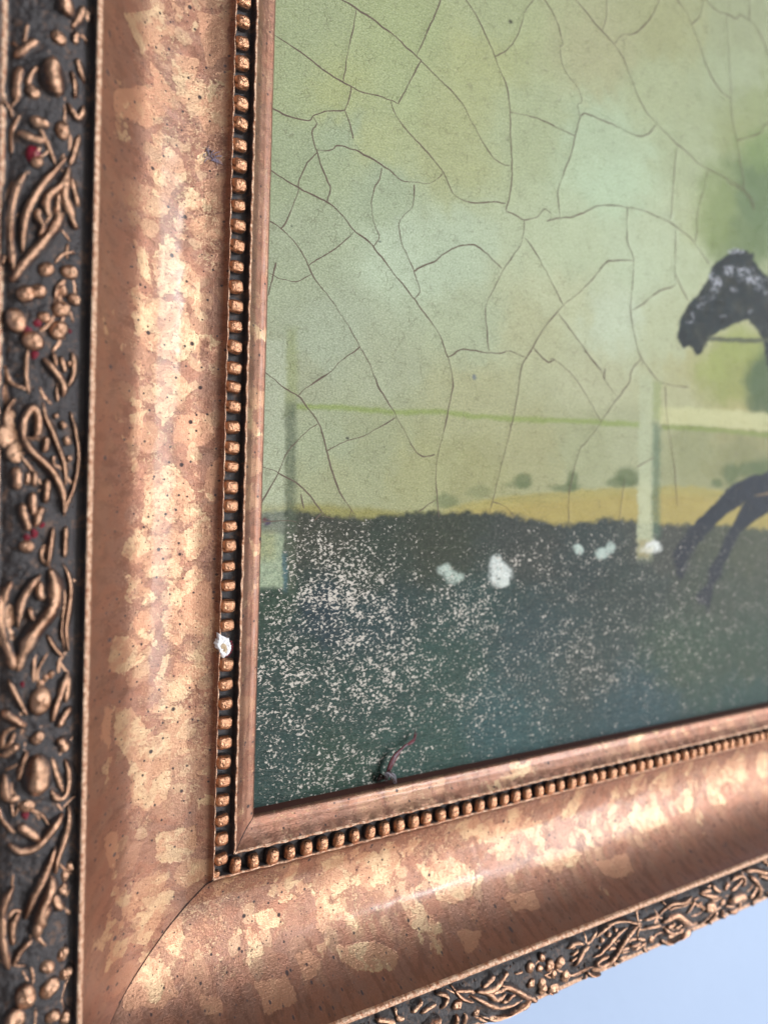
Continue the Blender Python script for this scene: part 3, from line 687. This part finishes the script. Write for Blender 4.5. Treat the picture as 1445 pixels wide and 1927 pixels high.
CR += tile(500, 660, [(10,200),(170,325),(280,385),(360,490),(465,650),(520,850),(560,1010),(620,1180),(700,1310),(750,1385)],
 [(825,0),(900,150),(960,310),(1050,460),(1140,610),(1240,800),(1310,890),(1380,895),(1435,880)], [(525,850),(700,765),(870,705),(980,640),(1100,570)],
 [(440,625),(330,700),(220,820),(150,940),(90,1070),(0,1230)], [(0,995),(90,1030),(230,1105),(360,1210),(460,1350),(510,1405),(590,1435)], [(0,1455),(130,1440),(260,1455)],
 [(470,1385),(410,1445)], [(1300,1365),(1445,1265)], [(302,1215),(325,1340)], [(728,1350),(708,1430)])
CR += tile(820, 660, [(55,0),(85,80),(105,200),(85,330),(50,500),(15,620),(0,760),(10,930),(18,1030)], [(590,0),(530,100),(505,260),(480,400),(440,570),(390,760),(350,930),(330,1000)],
 [(350,935),(430,965),(490,1030)], [(610,0),(690,70),(730,55),(850,160),(930,280),(1020,440)], [(1265,50),(1210,120),(1190,200),(1100,320),(1020,440),(940,550),(890,610),(850,740),(820,900),(818,1060)],
 [(915,0),(1000,95),(1035,140),(1050,195),(1115,280)], [(1045,110),(1035,180)], [(1245,0),(1310,110),(1380,190),(1470,215),(1560,225)], [(1240,720),(1350,655)], [(1165,790),(1150,900),(1130,1040)], [(1415,220),(1430,450),(1470,700),(1490,960)], k=3.284)

tr = np.array([c for l in CR for c in [(0, 0)]])  # count only
crack_uv = []
for l in CR:
    q = np.array(l, float)
    if q[0, 0] < 524: q = np.vstack([q[0]+(q[0]-q[1])/np.linalg.norm(q[0]-q[1])*28, q])
    elif q[-1, 0] < 524: q = np.vstack([q, q[-1]+(q[-1]-q[-2])/np.linalg.norm(q[-1]-q[-2])*28])
    u, v = unproj(q[:, 0], q[:, 1], HP); uvp = catmull(np.stack([u, v], -1), 5)
    j = len(crack_uv)+1
    arc = np.r_[0, np.cumsum(np.hypot(*np.diff(uvp, axis=0).T))]
    uvp[1:-1, 0] += .07*vnoise(arc[1:-1]*2.2, j)+.03*vnoise(arc[1:-1]*7, j+.5); uvp[1:-1, 1] += .07*vnoise(arc[1:-1]*2.2, j+50)+.03*vnoise(arc[1:-1]*7, j+60.5)
    crack_uv.append(uvp)

# vertex spacing follows how large the painting shows: finer on the near side
us = [-1.0]
while us[-1] < 54:
    x = us[-1]; us.append(x+max(.060, .060+.0028*max(x, 0)))
us = np.array(us); vs = np.arange(-1.0, 62, .066)
Ug, Vg = np.meshgrid(us, vs, indexing='ij')
X, Y = tophoto(Ug, Vg, HP)
Y0, X0 = Y, X
# wobble of the brush edges
wx = fbm2(Ug*.9, Vg*.9, 1); wy = fbm2(Ug*.9+40, Vg*.9, 2); wf = fbm2(Ug*3, Vg*3, 3, 3)
X = X+wx*7+wf*4; Y = Y+wy*7+fbm2(Ug*3+9, Vg*3, 4, 3)*4
def L3(c): return np.array(lin(c)[:3])
def ss(a, b, x): t = np.clip((x-a)/(b-a), 0, 1); return t*t*(3-2*t)
SKY = [((560,40),(150,168,128)),((545,150),(150,168,128)),((540,300),(146,166,134)),((560,480),(150,168,144)),((640,180),(158,172,118)),((700,260),(160,174,126)),((760,190),(156,174,128)),((640,250),(146,168,140)),
 ((760,60),(152,170,122)),((900,100),(160,172,120)),((920,30),(154,170,128)),((1000,250),(156,174,138)),((1130,260),(160,186,160)),((1160,340),(166,196,172)),((1130,100),(160,166,128)),((1250,60),(152,160,116)),((1240,160),(156,172,136)),
 ((1400,60),(146,160,126)),((1380,140),(150,168,136)),((1440,200),(138,156,108)),((1400,260),(140,156,106)),((1300,300),(154,172,138)),((850,470),(164,188,168)),((760,480),(166,190,172)),((900,620),(158,176,150)),((1060,560),(172,184,154)),((1080,470),(168,188,160)),((1000,620),(166,174,140)),
 ((1200,490),(170,192,168)),((1160,600),(176,196,178)),((1250,440),(168,188,162)),((1300,420),(162,178,142)),((1250,620),(168,182,152)),((1120,720),(168,176,146)),((620,640),(152,170,152)),((560,720),(150,162,138)),((700,700),(154,168,144)),((900,740),(160,166,128)),
 ((700,830),(148,160,126)),((620,830),(150,166,138)),((1000,850),(156,160,118)),((640,910),(152,162,126)),((800,880),(154,160,114)),((900,900),(150,154,106)),((1100,840),(150,160,124)),((1180,820),(156,166,134)),((1320,700),(166,168,120)),((1300,830),(138,146,104)),((1400,850),(128,134,88)),((1270,760),(166,172,134)),((1400,780),(176,168,118)),((850,300),(158,170,124)),((720,360),(150,172,146)),((840,230),(158,170,122))]
pw = np.zeros(X.shape); pc = np.zeros(X.shape+(3,))
for (px, py), c in SKY:
    w = 1/(((X0+wx*55-px)**2+(Y0+wy*55-py)**2)/40**2+.35)**2.1
    pw += w; pc += w[..., None]*L3(c)
C = pc/pw[..., None]
lum = (C@np.array([.25, .62, .13]))[..., None]; C = C*.72+lum*np.array([1.05, 1.0, .84])*.28
C = C*np.array([.95, .90, .80])
C *= (1+.12*fbm2(Ug*.8, Vg*.8, 11)[..., None]+.06*fbm2(Ug*2.2, Vg*2.2, 12)[..., None])
def over(m, c):
    global C
    C = C*(1-m[..., None])+np.asarray(c)*m[..., None]
def blobm(cx, cy, rx, ry, soft=.35, n=1.0):
    d = np.sqrt(((X+wx*rx*.5*n-cx)/rx)**2+((Y+wy*ry*.5*n-cy)/ry)**2)
    return 1-ss(1-soft, 1+soft, d)
# trees
for cx, cy, rx, ry, col, a in ((1400,400,75,110,(104,120,80),.7),(1440,380,55,110,(82,104,66),.7),(1390,470,60,50,(98,114,72),.6),(1345,400,40,80,(122,136,78),.5),(1440,280,50,40,(118,138,84),.6),
    (1385,700,70,70,(128,136,70),.75),(1440,730,36,75,(62,84,52),.9),(1400,650,45,35,(142,150,84),.6),(1340,690,26,30,(148,156,90),.5)):
    over(blobm(cx, cy, rx, ry, .45)*a, L3(col))
# distant field and bushes
xr = X
hill = np.interp(xr, [480,700,820,900,980,1060,1150,1240,1300,1360,1500], [975,968,955,943,930,924,918,915,914,925,935])
over(ss(-5, 6, Y-hill)*ss(790, 900, X), L3((154,144,86))*(1+.25*fbm2(Ug*.5, Vg*2.5, 21)[..., None]))
over(ss(-24, 0, Y-(hill+28))*ss(560, 800, X)*.4, L3((164,140,76)))
over(ss(-16, 2, Y-np.interp(xr, [480,560,700,760], [956,956,962,970]))*(1-ss(740, 900, X))*.75, L3((132,124,58)))
for cx, cy, rx, ry, a in ((985,905,17,13,.75),(975,912,25,6,.4),(1078,905,11,16,.75),(1065,917,32,8,.7),(1180,898,20,18,.8),(1165,908,26,10,.7),(840,942,26,12,.6),(900,925,24,12,.35),(1375,893,16,19,.8),(1410,885,26,14,.8),(1348,912,9,8,.8),(1440,880,22,16,.8)):
    over(blobm(cx, cy, rx, ry, .4)*a, L3((84,98,62)))
# ground
gy = np.interp(xr, [480,530,560,600,650,700,760,800,860,930,980,1040,1100,1140,1180,1240,1300,1360,1445,1600], [962,962,958,966,972,972,966,962,962,964,972,986,984,975,978,988,984,988,996,1002])
G = [((560,985),(70,64,52)),((520,1130),(46,66,52)),((620,1010),(64,60,50)),((700,1050),(50,58,48)),((820,1020),(58,58,44)),((600,1150),(28,52,66)),((700,1160),(34,60,66)),((560,1250),(36,62,58)),((520,1400),(36,62,60)),((700,1300),(38,66,62)),((640,1450),(34,64,52)),
 ((1000,1030),(62,60,58)),((1100,1060),(50,58,60)),((900,1150),(44,68,68)),((1000,1200),(48,66,72)),((1200,1100),(56,62,60)),((1350,1100),(72,72,62)),((1300,1230),(62,76,62)),((1100,1250),(58,66,66)),((1400,1250),(56,70,56)),((950,1350),(48,80,86)),((1200,1330),(48,74,84)),((1000,1280),(56,74,78)),((1400,1310),(44,72,70)),((800,1400),(40,72,66)),((850,1250),(42,72,66)),((1250,1030),(78,70,66)),((1380,1030),(84,78,62))]
pw = np.zeros(X.shape); pc = np.zeros(X.shape+(3,))
for (px, py), c in G:
    w = 1/(((X0+wx*60-px)**2+(Y0+wy*60-py)**2)/40**2+.35)**2.1
    pw += w; pc += w[..., None]*L3(c)
gc = pc/pw[..., None]*np.array([.58, .78, .70])*(1+.5*fbm2(Ug*1.2, Vg*3.0, 31)[..., None]+.35*fbm2(Ug*3.5, Vg*4, 32)[..., None])
gm = ss(-6, 7, Y-gy+wf*14)
over(gm, gc)
# rails and posts of the white fence
def line(pts, w, soft, col, a=1.0, fade=None):
    q = np.array(pts); yy = np.interp(X, q[:, 0], q[:, 1]); m = (1-ss(w-soft, w+soft, np.abs(Y-yy)))*(X >= q[0, 0])*(X <= q[-1, 0])
    if fade is not None: m = m*fade
    over(m*a, L3(col))
line([(560,764),(640,768),(740,776),(820,775),(900,784),(1000,789),(1100,794),(1205,800)], 5, 4, (126,142,72), .75)
line([(1240,782),(1330,786),(1445,795),(1600,800)], 17, 5, (182,180,136), .85)
line([(1245,803),(1330,808),(1445,819),(1600,822)], 4.5, 3, (120,134,68), .75)
def vband(x0, x1, y0, y1, soft, col, a=1.0, lean=0.0, ys=6):
    xx = X-lean*(Y-y0)+fbm2(Ug*6, Vg*6, 77, 2)*5; m = (.86+.5*fbm2(Ug*7, Vg*7, 78, 2))*ss(x0-soft, x0+soft, xx)*(1-ss(x1-soft, x1+soft, xx))*ss(y0-ys, y0+ys, Y)*(1-ss(y1-ys, y1+ys, Y)); over(np.clip(m*a, 0, 1), np.asarray(L3(col)))
vband(440, 541, 640, 1012, 3, (180,188,168), .38, -.013)
vband(440, 536, 1005, 1106, 3, (160,172,144), 1, -.01)
vband(440, 520, 1000, 1055, 12, (150,146,92), .55, 0, 12)
vband(540, 561, 618, 780, 7, (134,142,92), .6, -.006, 14)
vband(539, 560, 756, 1112, 7, (78,88,70), .82, -.015, 12)
vband(533, 541, 1040, 1112, 3, (70,104,112), .8, -.01, 10)
vband(1202, 1231, 706, 1046, 3, (166,172,142), .8, -.008, 18)
vband(1200, 1228, 905, 1046, 3, (176,178,146), .9, 0, 18)
vband(1228, 1245, 716, 790, 4, (128,142,90), .6)
vband(1228, 1243, 795, 1012, 6, (80,104,84), .8, -.006, 10)
vband(1200, 1222, 1015, 1050, 5, (150,134,88), .8)
# dark horse: neck, head and forelegs
def poly(pts, soft=2.0):
    q = np.array(pts); d = np.full(X.shape, 1e9); ins = np.zeros(X.shape, bool)
    bx0, bx1, by0, by1 = q[:, 0].min()-30, q[:, 0].max()+30, q[:, 1].min()-30, q[:, 1].max()+30
    sel = (X > bx0) & (X < bx1) & (Y > by0) & (Y < by1); x = X[sel]; y = Y[sel]
    dd = np.full(x.shape, 1e9); ii = np.zeros(x.shape, bool)
    for i in range(len(q)):
        a, b = q[i], q[(i+1) % len(q)]; e = b-a; t = np.clip(((x-a[0])*e[0]+(y-a[1])*e[1])/(e@e), 0, 1)
        dd = np.minimum(dd, np.hypot(x-a[0]-t*e[0], y-a[1]-t*e[1]))
        c = ((a[1] > y) != (b[1] > y)) & (x < (b[0]-a[0])*(y-a[1])/((b[1]-a[1])+1e-9)+a[0]); ii ^= c
    m = np.zeros(X.shape); m[sel] = ss(-soft, soft, np.where(ii, dd, -dd)); return m
ZH = (1180, 400, 4.589)
horse = conv(ZH, [(915,318),(1040,322),(1050,352),(1098,355),(1085,415),(1130,470),(1216,560),(1500,700),(2200,1100),(2200,2300),(1500,2000),(1216,1330),(1190,1180),(1150,1060),(1100,975),(1045,925),(980,945),(900,985),(810,1015),(740,1060),(690,1100),(670,1160),(630,1225),(590,1240),(560,1175),(535,1150),(480,1172),(428,1095),(445,1000),(470,890),(535,780),(640,665),(695,570),(715,470),(800,415),(885,355)])
hc = L3((14, 27, 30))*(1+1.6*fbm2(Ug*2.6, Vg*2.6, 41)[..., None])+np.clip(fbm2(Ug*1.1, Vg*1.1, 42), 0, 1)[..., None]*L3((120,110,80))*.35
over(poly(horse, 2.5), hc)
for cx, cy, rx, ry in ((950,332,55,18),(1010,510,60,34),(880,505,42,38),(765,600,34,46),(690,745,52,24),(635,805,34,24),(562,905,20,40),(540,950,22,14),(1085,580,80,28),(1140,640,28,34),(925,660,30,24),(830,905,26,14),(1070,860,24,18),(740,680,30,26),(1185,690,26,20),(720,530,18,40)):
    px, py = 1180+cx/4.589, 400+cy/4.589
    m = blobm(px, py, rx/4.589*1.15, ry/4.589*1.15, .5)*np.clip(fbm2(Ug*5, Vg*5, 43, 3)*6+.55, 0, 1)
    over(m*.62*(1.25 if cy < 620 else .7), L3((170,172,182)))
def limb(pts, ws, col, a=.96, soft=2.5):
    q = np.array(pts); n = len(q); L_ = []; R_ = []
    d = np.gradient(q, axis=0); d /= np.linalg.norm(d, axis=1)[:, None]; nn_ = np.stack([-d[:, 1], d[:, 0]], -1)
    w = np.array(ws)[:, None]/2
    over(poly(np.vstack([q+nn_*w, (q-nn_*w)[::-1]]), soft)*a, col)
ZL = (1000, 800, 3.247)
dk = L3((12, 24, 38))*(1+.5*fbm2(Ug*2, Vg*2, 44)[..., None])
limb(conv(ZL, [(1800,380),(1440,400),(1340,400)]), [120,40,18], L3((120,92,68)), .8, 6)
over(poly(conv(ZL, [(1900,200),(1445,280),(1380,300),(1260,345),(1190,390),(1150,450),(1060,540),(970,620),(910,700),(870,770),(880,850),(895,940),(935,920),(950,830),(985,780),(1040,700),(1080,650),(1150,580),(1230,520),(1300,480),(1380,425),(1500,400),(1900,380)]), 2.6), dk)
over(poly(conv(ZL, [(1900,380),(1445,425),(1340,435),(1280,500),(1240,590),(1180,680),(1150,760),(1120,830),(1080,880),(1075,960),(1010,1050),(1020,1085),(1065,1100),(1080,1160),(1097,1060),(1110,980),(1160,920),(1190,830),(1240,730),(1270,660),(1340,600),(1400,560),(1500,520),(1900,500)]), 2.6), dk)
line([(1180+690/4.589, 400+1080/4.589),(1180+900/4.589, 400+1105/4.589),(1180+1150/4.589, 400+1105/4.589),(1600, 638)], 4.6, 2.5, (70,74,58), .9)
# scuffs of bare white ground
relief = np.zeros(X.shape)
for cx, cy, rx, ry, col, a in ((836,1070,13,12,(186,198,188),.9),(852,1084,17,13,(176,190,180),.85),(932,1060,12,16,(205,210,206),1),(942,1080,21,21,(208,212,208),1),(946,1096,13,9,(205,210,205),1),(1088,1034,8,13,(184,198,190),.95),(1133,1040,12,11,(182,196,188),.9),(1148,1030,9,10,(182,196,188),.85),(1227,1029,15,15,(226,228,224),1),(1216,1036,13,8,(200,196,176),.8)):
    m = blobm(cx, cy, rx, ry, .3)*np.clip(fbm2(Ug*6, Vg*6, 45, 3)*3.4+1.15, 0, 1); over(m*a, L3(col)); relief += m*.05
for cx, cy, r, col in ((893,708,5,(96,104,110)),(960,41,4,(40,34,30)),(654,823,2.6,(40,34,36)),(503,984,6,(70,50,78)),(497,978,4,(96,44,50)),(716,455,2,(70,80,70)),(550,426,2,(50,60,46))):
    over(blobm(cx, cy, r, r, .5, 0)*.9, L3(col))
# flake density
fl = np.zeros(X.shape)
for cx, cy, rx, ry, a in ((640,1110,130,120,1.0),(600,1020,70,40,.9),(540,1280,100,260,.85),(700,1250,220,190,.85),(640,1440,220,110,.78),(850,1160,140,90,.8),(900,1300,230,130,.62),(1050,1100,160,120,.42),(980,1050,160,40,.55),(1250,1200,300,180,.46),(1080,1240,170,120,.62),(1150,1050,120,60,.5),(620,1040,110,45,1.0),(1000,1320,250,60,.4)):
    fl = np.maximum(fl, a*np.exp(-(((X0-cx)/rx)**2+((Y0-cy)/ry)**2)*.9))
fl = np.clip(fl*gm*(.95+.9*fbm2(Ug*.7, Vg*.7, 51)), 0, 1)*(1-ss(1040, 1090, -X*0+1060+0*Y)*0)
fl *= 1-ss(-3, 3, 534-X0)*(Y0 < 1106)
fl *= np.interp(Y0, [960, 980, 1560], [0, 1, .9])
dens = fl
haze_soft = ss(780, 1250, X0)
sky_m = 1-gm
# cupped paint along the cracks
Hh = HP+.03*fbm2(Ug*1.0, Vg*1.0, 61)+relief
cup = np.zeros(X.shape)
for uvp in crack_uv:
    for a, b in zip(uvp[:-1], uvp[1:]):
        i0 = np.searchsorted(us, min(a[0], b[0])-.6); i1 = np.searchsorted(us, max(a[0], b[0])+.6)
        j0 = np.searchsorted(vs, min(a[1], b[1])-.6); j1 = np.searchsorted(vs, max(a[1], b[1])+.6)
        if i1 <= i0 or j1 <= j0: continue
        x = Ug[i0:i1, j0:j1]; y = Vg[i0:i1, j0:j1]; e = b-a; t = np.clip(((x-a[0])*e[0]+(y-a[1])*e[1])/(e@e+1e-9), 0, 1)
        d = np.hypot(x-a[0]-t*e[0], y-a[1]-t*e[1]); cup[i0:i1, j0:j1] = np.maximum(cup[i0:i1, j0:j1], np.exp(-(d/.26)**2))
Hh = Hh+.035*cup
P = np.stack([Ug*U, -Hh*U, Vg*U], -1)
COL = np.concatenate([np.clip(C, .002, 1), np.ones(X.shape+(1,))], -1)
uvA = np.stack([Ug, Vg], -1)
pm = grid_mesh("painting", P, uvA, {'paint': COL, 'flake': dens, 'sky': sky_m})

T = NT("oil_paint"); uv = T.uv()
base = T.attr('paint', 'Color'); fd = T.attr('flake'); sk = T.attr('sky')
n = T.noise(T.mapping(uv, (1, 1.25, 1)), 4.9, 6, .62, .6); n2 = T.noise(uv, 1.1, 3, .5)
thr = T.math('MULTIPLY_ADD', fd, -.150, .668)
thr = T.math('MULTIPLY_ADD', T.math('SUBTRACT', n2, .5), -.30, thr)
flk = T.math('MULTIPLY', T.ramp(T.math('SUBTRACT', n, thr), -.006, .022), T.ramp(fd, .05, .15))
grain = T.noise(uv, 10.0, 4, .75); grain2 = T.noise(uv, 4.0, 5, .7)
c1 = T.mix(T.math('MULTIPLY', T.ramp(grain, .40, .56, 1, 0), .62), base, T.mix(1.0, base, (.56, .60, .52, 1), 'MULTIPLY'))
c1 = T.mix(T.math('MULTIPLY', T.ramp(grain, .54, .66), .55), c1, T.mix(1.0, c1, (1.5, 1.5, 1.45, 1), 'MULTIPLY'))
gnd = T.math('SUBTRACT', 1.0, sk)
c1 = T.mix(T.math('MULTIPLY', T.ramp(grain2, .40, .52, .65, 0), gnd), c1, T.mix(1.0, c1, (.50, .55, .55, 1), 'MULTIPLY'))
c1 = T.mix(T.math('MULTIPLY', T.ramp(grain2, .52, .68, 0, .40), gnd), c1, lin((112, 108, 98)))
c1 = T.mix(T.math('MULTIPLY', T.ramp(grain2, .30, .45, .6, 0), sk), c1, T.mix(1.0, c1, (.72, .78, .66, 1), 'MULTIPLY'))
# dirt lodged in fine pits of the sky
spk = T.math('MULTIPLY', T.ramp(T.noise(uv, 5.0, 3, .6), .665, .70), T.math('MULTIPLY', sk, .55))
c1 = T.mix(spk, c1, lin((74, 78, 62)))
# hairline craquelure
vw = T.new('ShaderNodeVectorMath', operation='MULTIPLY_ADD'); T.put(vw.inputs[0], T.new('ShaderNodeTexNoise', i_Vector=uv, i_Scale=1.6, i_Detail=3.0).outputs['Color']); vw.inputs[1].default_value = (.9, .9, 0); T.put(vw.inputs[2], uv)
vor = T.new('ShaderNodeTexVoronoi', feature='DISTANCE_TO_EDGE'); T.put(vor.inputs['Vector'], vw.outputs[0]); vor.inputs['Scale'].default_value = 1.9
hair = T.math('MULTIPLY', T.ramp(vor.outputs['Distance'], .0, .05, 1, 0), T.ramp(n2, .46, .60))
hair = T.math('MULTIPLY', hair, sk)
c1 = T.mix(T.math('MULTIPLY', hair, .30), c1, lin((92, 84, 70)))
flc = T.mix(T.noise(uv, 2.0, 2, .5), lin((170, 164, 154)), lin((212, 203, 192)))
col = T.mix(flk, c1, flc)
T.put(T.b.inputs['Base Color'], col)
T.put(T.b.inputs['Roughness'], T.math('MULTIPLY_ADD', flk, .2, T.math('MULTIPLY_ADD', grain, .2, .30)))
T.b.inputs['Specular IOR Level'].default_value = .20; T.b.inputs['Coat Weight'].default_value = .26; T.b.inputs['Coat Roughness'].default_value = .23
weave = T.new('ShaderNodeTexWave', wave_type='BANDS', bands_direction='X'); T.put(weave.inputs['Vector'], uv); weave.inputs['Scale'].default_value = 1.5; weave.inputs['Distortion'].default_value = 1.2
h1 = T.math('ADD', T.math('MULTIPLY', grain2, .7), T.math('MULTIPLY', T.noise(uv, 12, 3, .8), .8))
h1 = T.math('ADD', h1, T.math('MULTIPLY', T.noise(T.mapping(uv, (.5, 2.2, 1), rot=(0, 0, .4)), 2.4, 4, .6), .9))
h1 = T.math('ADD', h1, T.math('MULTIPLY', flk, -.7)); h1 = T.math('ADD', h1, T.math('MULTIPLY', hair, -.4))
T.bump(h1, .42, .05*U*4)
painting = link("painting", pm, None, T.m, label="cracked old painting of a dark horse and pale fence inside the gilt frame", category="painting")

def crack_mat():  # dark brown-grey puts recess shade into the colour of the crack ribbons
    T = NT("crack_dark"); n = T.noise(T.mapping(T.new('ShaderNodeTexCoord').outputs['Object'], (1/U, 1/U, 1/U)), 2.2, 4, .6)
    T.put(T.b.inputs['Base Color'], T.mix(n, lin((66, 54, 48)), lin((112, 98, 84)))); T.b.inputs['Roughness'].default_value = .9
    return T.m
M_CR = crack_mat()
def crack(uvp, wmax, seed, kind="crack"):
    n = len(uvp); d = np.gradient(uvp, axis=0); d /= np.linalg.norm(d, axis=1)[:, None]+1e-9
    N = np.stack([-d[:, 1], d[:, 0]], -1); q = np.arange(n)
    arc = np.r_[0, np.cumsum(np.hypot(*np.diff(uvp, axis=0).T))]
    w = wmax*(.8+.9*vnoise(arc*.9, seed)+.5*vnoise(arc*4, seed+9)); w = np.clip(w, .012, .08)
    w[0] *= .8; w[-1] *= .6
    iu = np.clip(np.searchsorted(us, uvp[:, 0]), 1, len(us)-2); iv = np.clip(np.searchsorted(vs, uvp[:, 1]), 1, len(vs)-2)
    hh = np.max([Hh[iu+a, iv+b] for a in (-1, 0) for b in (-1, 0)], axis=0)+.012
    rows = []
    for x, dh in ((-1, -.02), (0, .004), (1, -.02)):
        pnt = uvp+N*(w*x)[:, None]
        rows.append(np.stack([pnt[:, 0]*U, -(hh+dh*.3)*U, pnt[:, 1]*U], -1))
    link(kind, grid_mesh(kind, np.stack(rows, 1)), painting, M_CR)
for i, uvp in enumerate(crack_uv): crack(uvp, .041, i)

# frayed fibre caught at the lower edge of the painting
def tube(pts, r, name, mat, parent=None, seg=6, **pr):
    P = catmull(np.array(pts, float), 6); n = len(P); rr = np.interp(np.linspace(0, 1, n), np.linspace(0, 1, len(r)), r)
    d = np.gradient(P, axis=0); d /= np.linalg.norm(d, axis=1)[:, None]; a = np.cross(d, [0.1, .2, 1.0]); a /= np.linalg.norm(a, axis=1)[:, None]; b = np.cross(d, a)
    ph = np.linspace(0, 2*np.pi, seg+1)
    Q = P[:, None]+rr[:, None, None]*(a[:, None]*np.cos(ph)[None, :, None]+b[:, None]*np.sin(ph)[None, :, None])
    Q = np.stack([Q[..., 0]*U, -Q[..., 2]*U, Q[..., 1]*U], -1)
    return link(name, grid_mesh(name, Q), parent, mat, **pr)
M_FR = simple("red_fibre", (92, 36, 44), .85); M_FG = simple("grey_fibre", (120, 116, 124), .9); M_FD = simple("dark_fluff", (44, 26, 24), .95)
fib = bpy.data.objects.new("fibre", None); sc.collection.objects.link(fib)
fib['label'] = "frayed dark red and grey thread caught on the lower edge of the painting"; fib['category'] = "thread"
def pp(x, y, h):
    u, v = unproj(x, y, h); return (float(u), float(v), h)
fib.location = W(*pp(735, 1468, -.4))
FO = Vector(fib.location)
def ftube(*a, **k):
    o = tube(*a, **k); o.parent = fib; o.matrix_parent_inverse = Matrix.Translation(-FO); return o
for k in range(7):
    j = lambda a=3: rnd.uniform(-a, a)
    ftube([pp(728+j(), 1462+j(), -.5), pp(733+j(), 1445+j(), -.35), pp(745+j(4), 1422+j(3), -.3), pp(762+j(3), 1404+j(2), -.3), pp(779+j(3), 1394+j(3), -.4), pp(784+j(5), 1378+j(6), -.55)], [.03, .07, .06, .05, .035, .01], "strand", M_FR if k < 5 else M_FG)
for k in range(8):
    j = lambda a=3: rnd.uniform(-a, a)
    ftube([pp(726+j(), 1470+j(), -.3), pp(731+j(5), 1455+j(4), -.1), pp(738+j(6), 1462+j(6), -.05), pp(742+j(5), 1476+j(2), -.2)], [.02, .045, .04, .01], "strand", M_FG if k % 2 else M_FD)
for k in range(8):
    j = lambda a=3: rnd.uniform(-a, a)
    ftube([pp(712+j(), 1470+j(), -.7), pp(718+j(5), 1462+j(5), -.5), pp(728+j(), 1466+j(), -.45)], [.03, .07, .02], "tuft", M_FD)
# grey lint smudge on the side rail
M_LINT = simple("lint", (128, 118, 134), .95)
lint = bpy.data.objects.new("lint", None); sc.collection.objects.link(lint)
lint['label'] = "small grey lint wisp stuck on the left side rail beside the beads"; lint['category'] = "lint"
LC = unproj(398, 296, .5); lint.location = W(float(LC[0]), float(LC[1]), .5); LO = Vector(lint.location)
for k in range(26):
    a = rnd.uniform(0, 6.28); r0 = rnd.uniform(0, .3); r1 = rnd.uniform(.15, .55)
    c = (LC[0]+r0*math.cos(a*2.3)*1.2, LC[1]+r0*math.sin(a*1.7)*.8)
    def hh(s): return float(np.interp(s, COVE[:, 0], COVE[:, 1]))+.035
    e = (c[0]+r1*math.cos(a), c[1]+r1*math.sin(a)); mid = ((c[0]+e[0])/2+rnd.uniform(-.08, .08), (c[1]+e[1])/2+rnd.uniform(-.08, .08))
    o = tube([(c[0], c[1], hh(-c[0])), (mid[0], mid[1], hh(-mid[0])+.02), (e[0], e[1], hh(-e[0]))], [.008, .02, .006], "lint_hair", M_LINT)
    o.parent = lint; o.matrix_parent_inverse = Matrix.Translation(-LO)
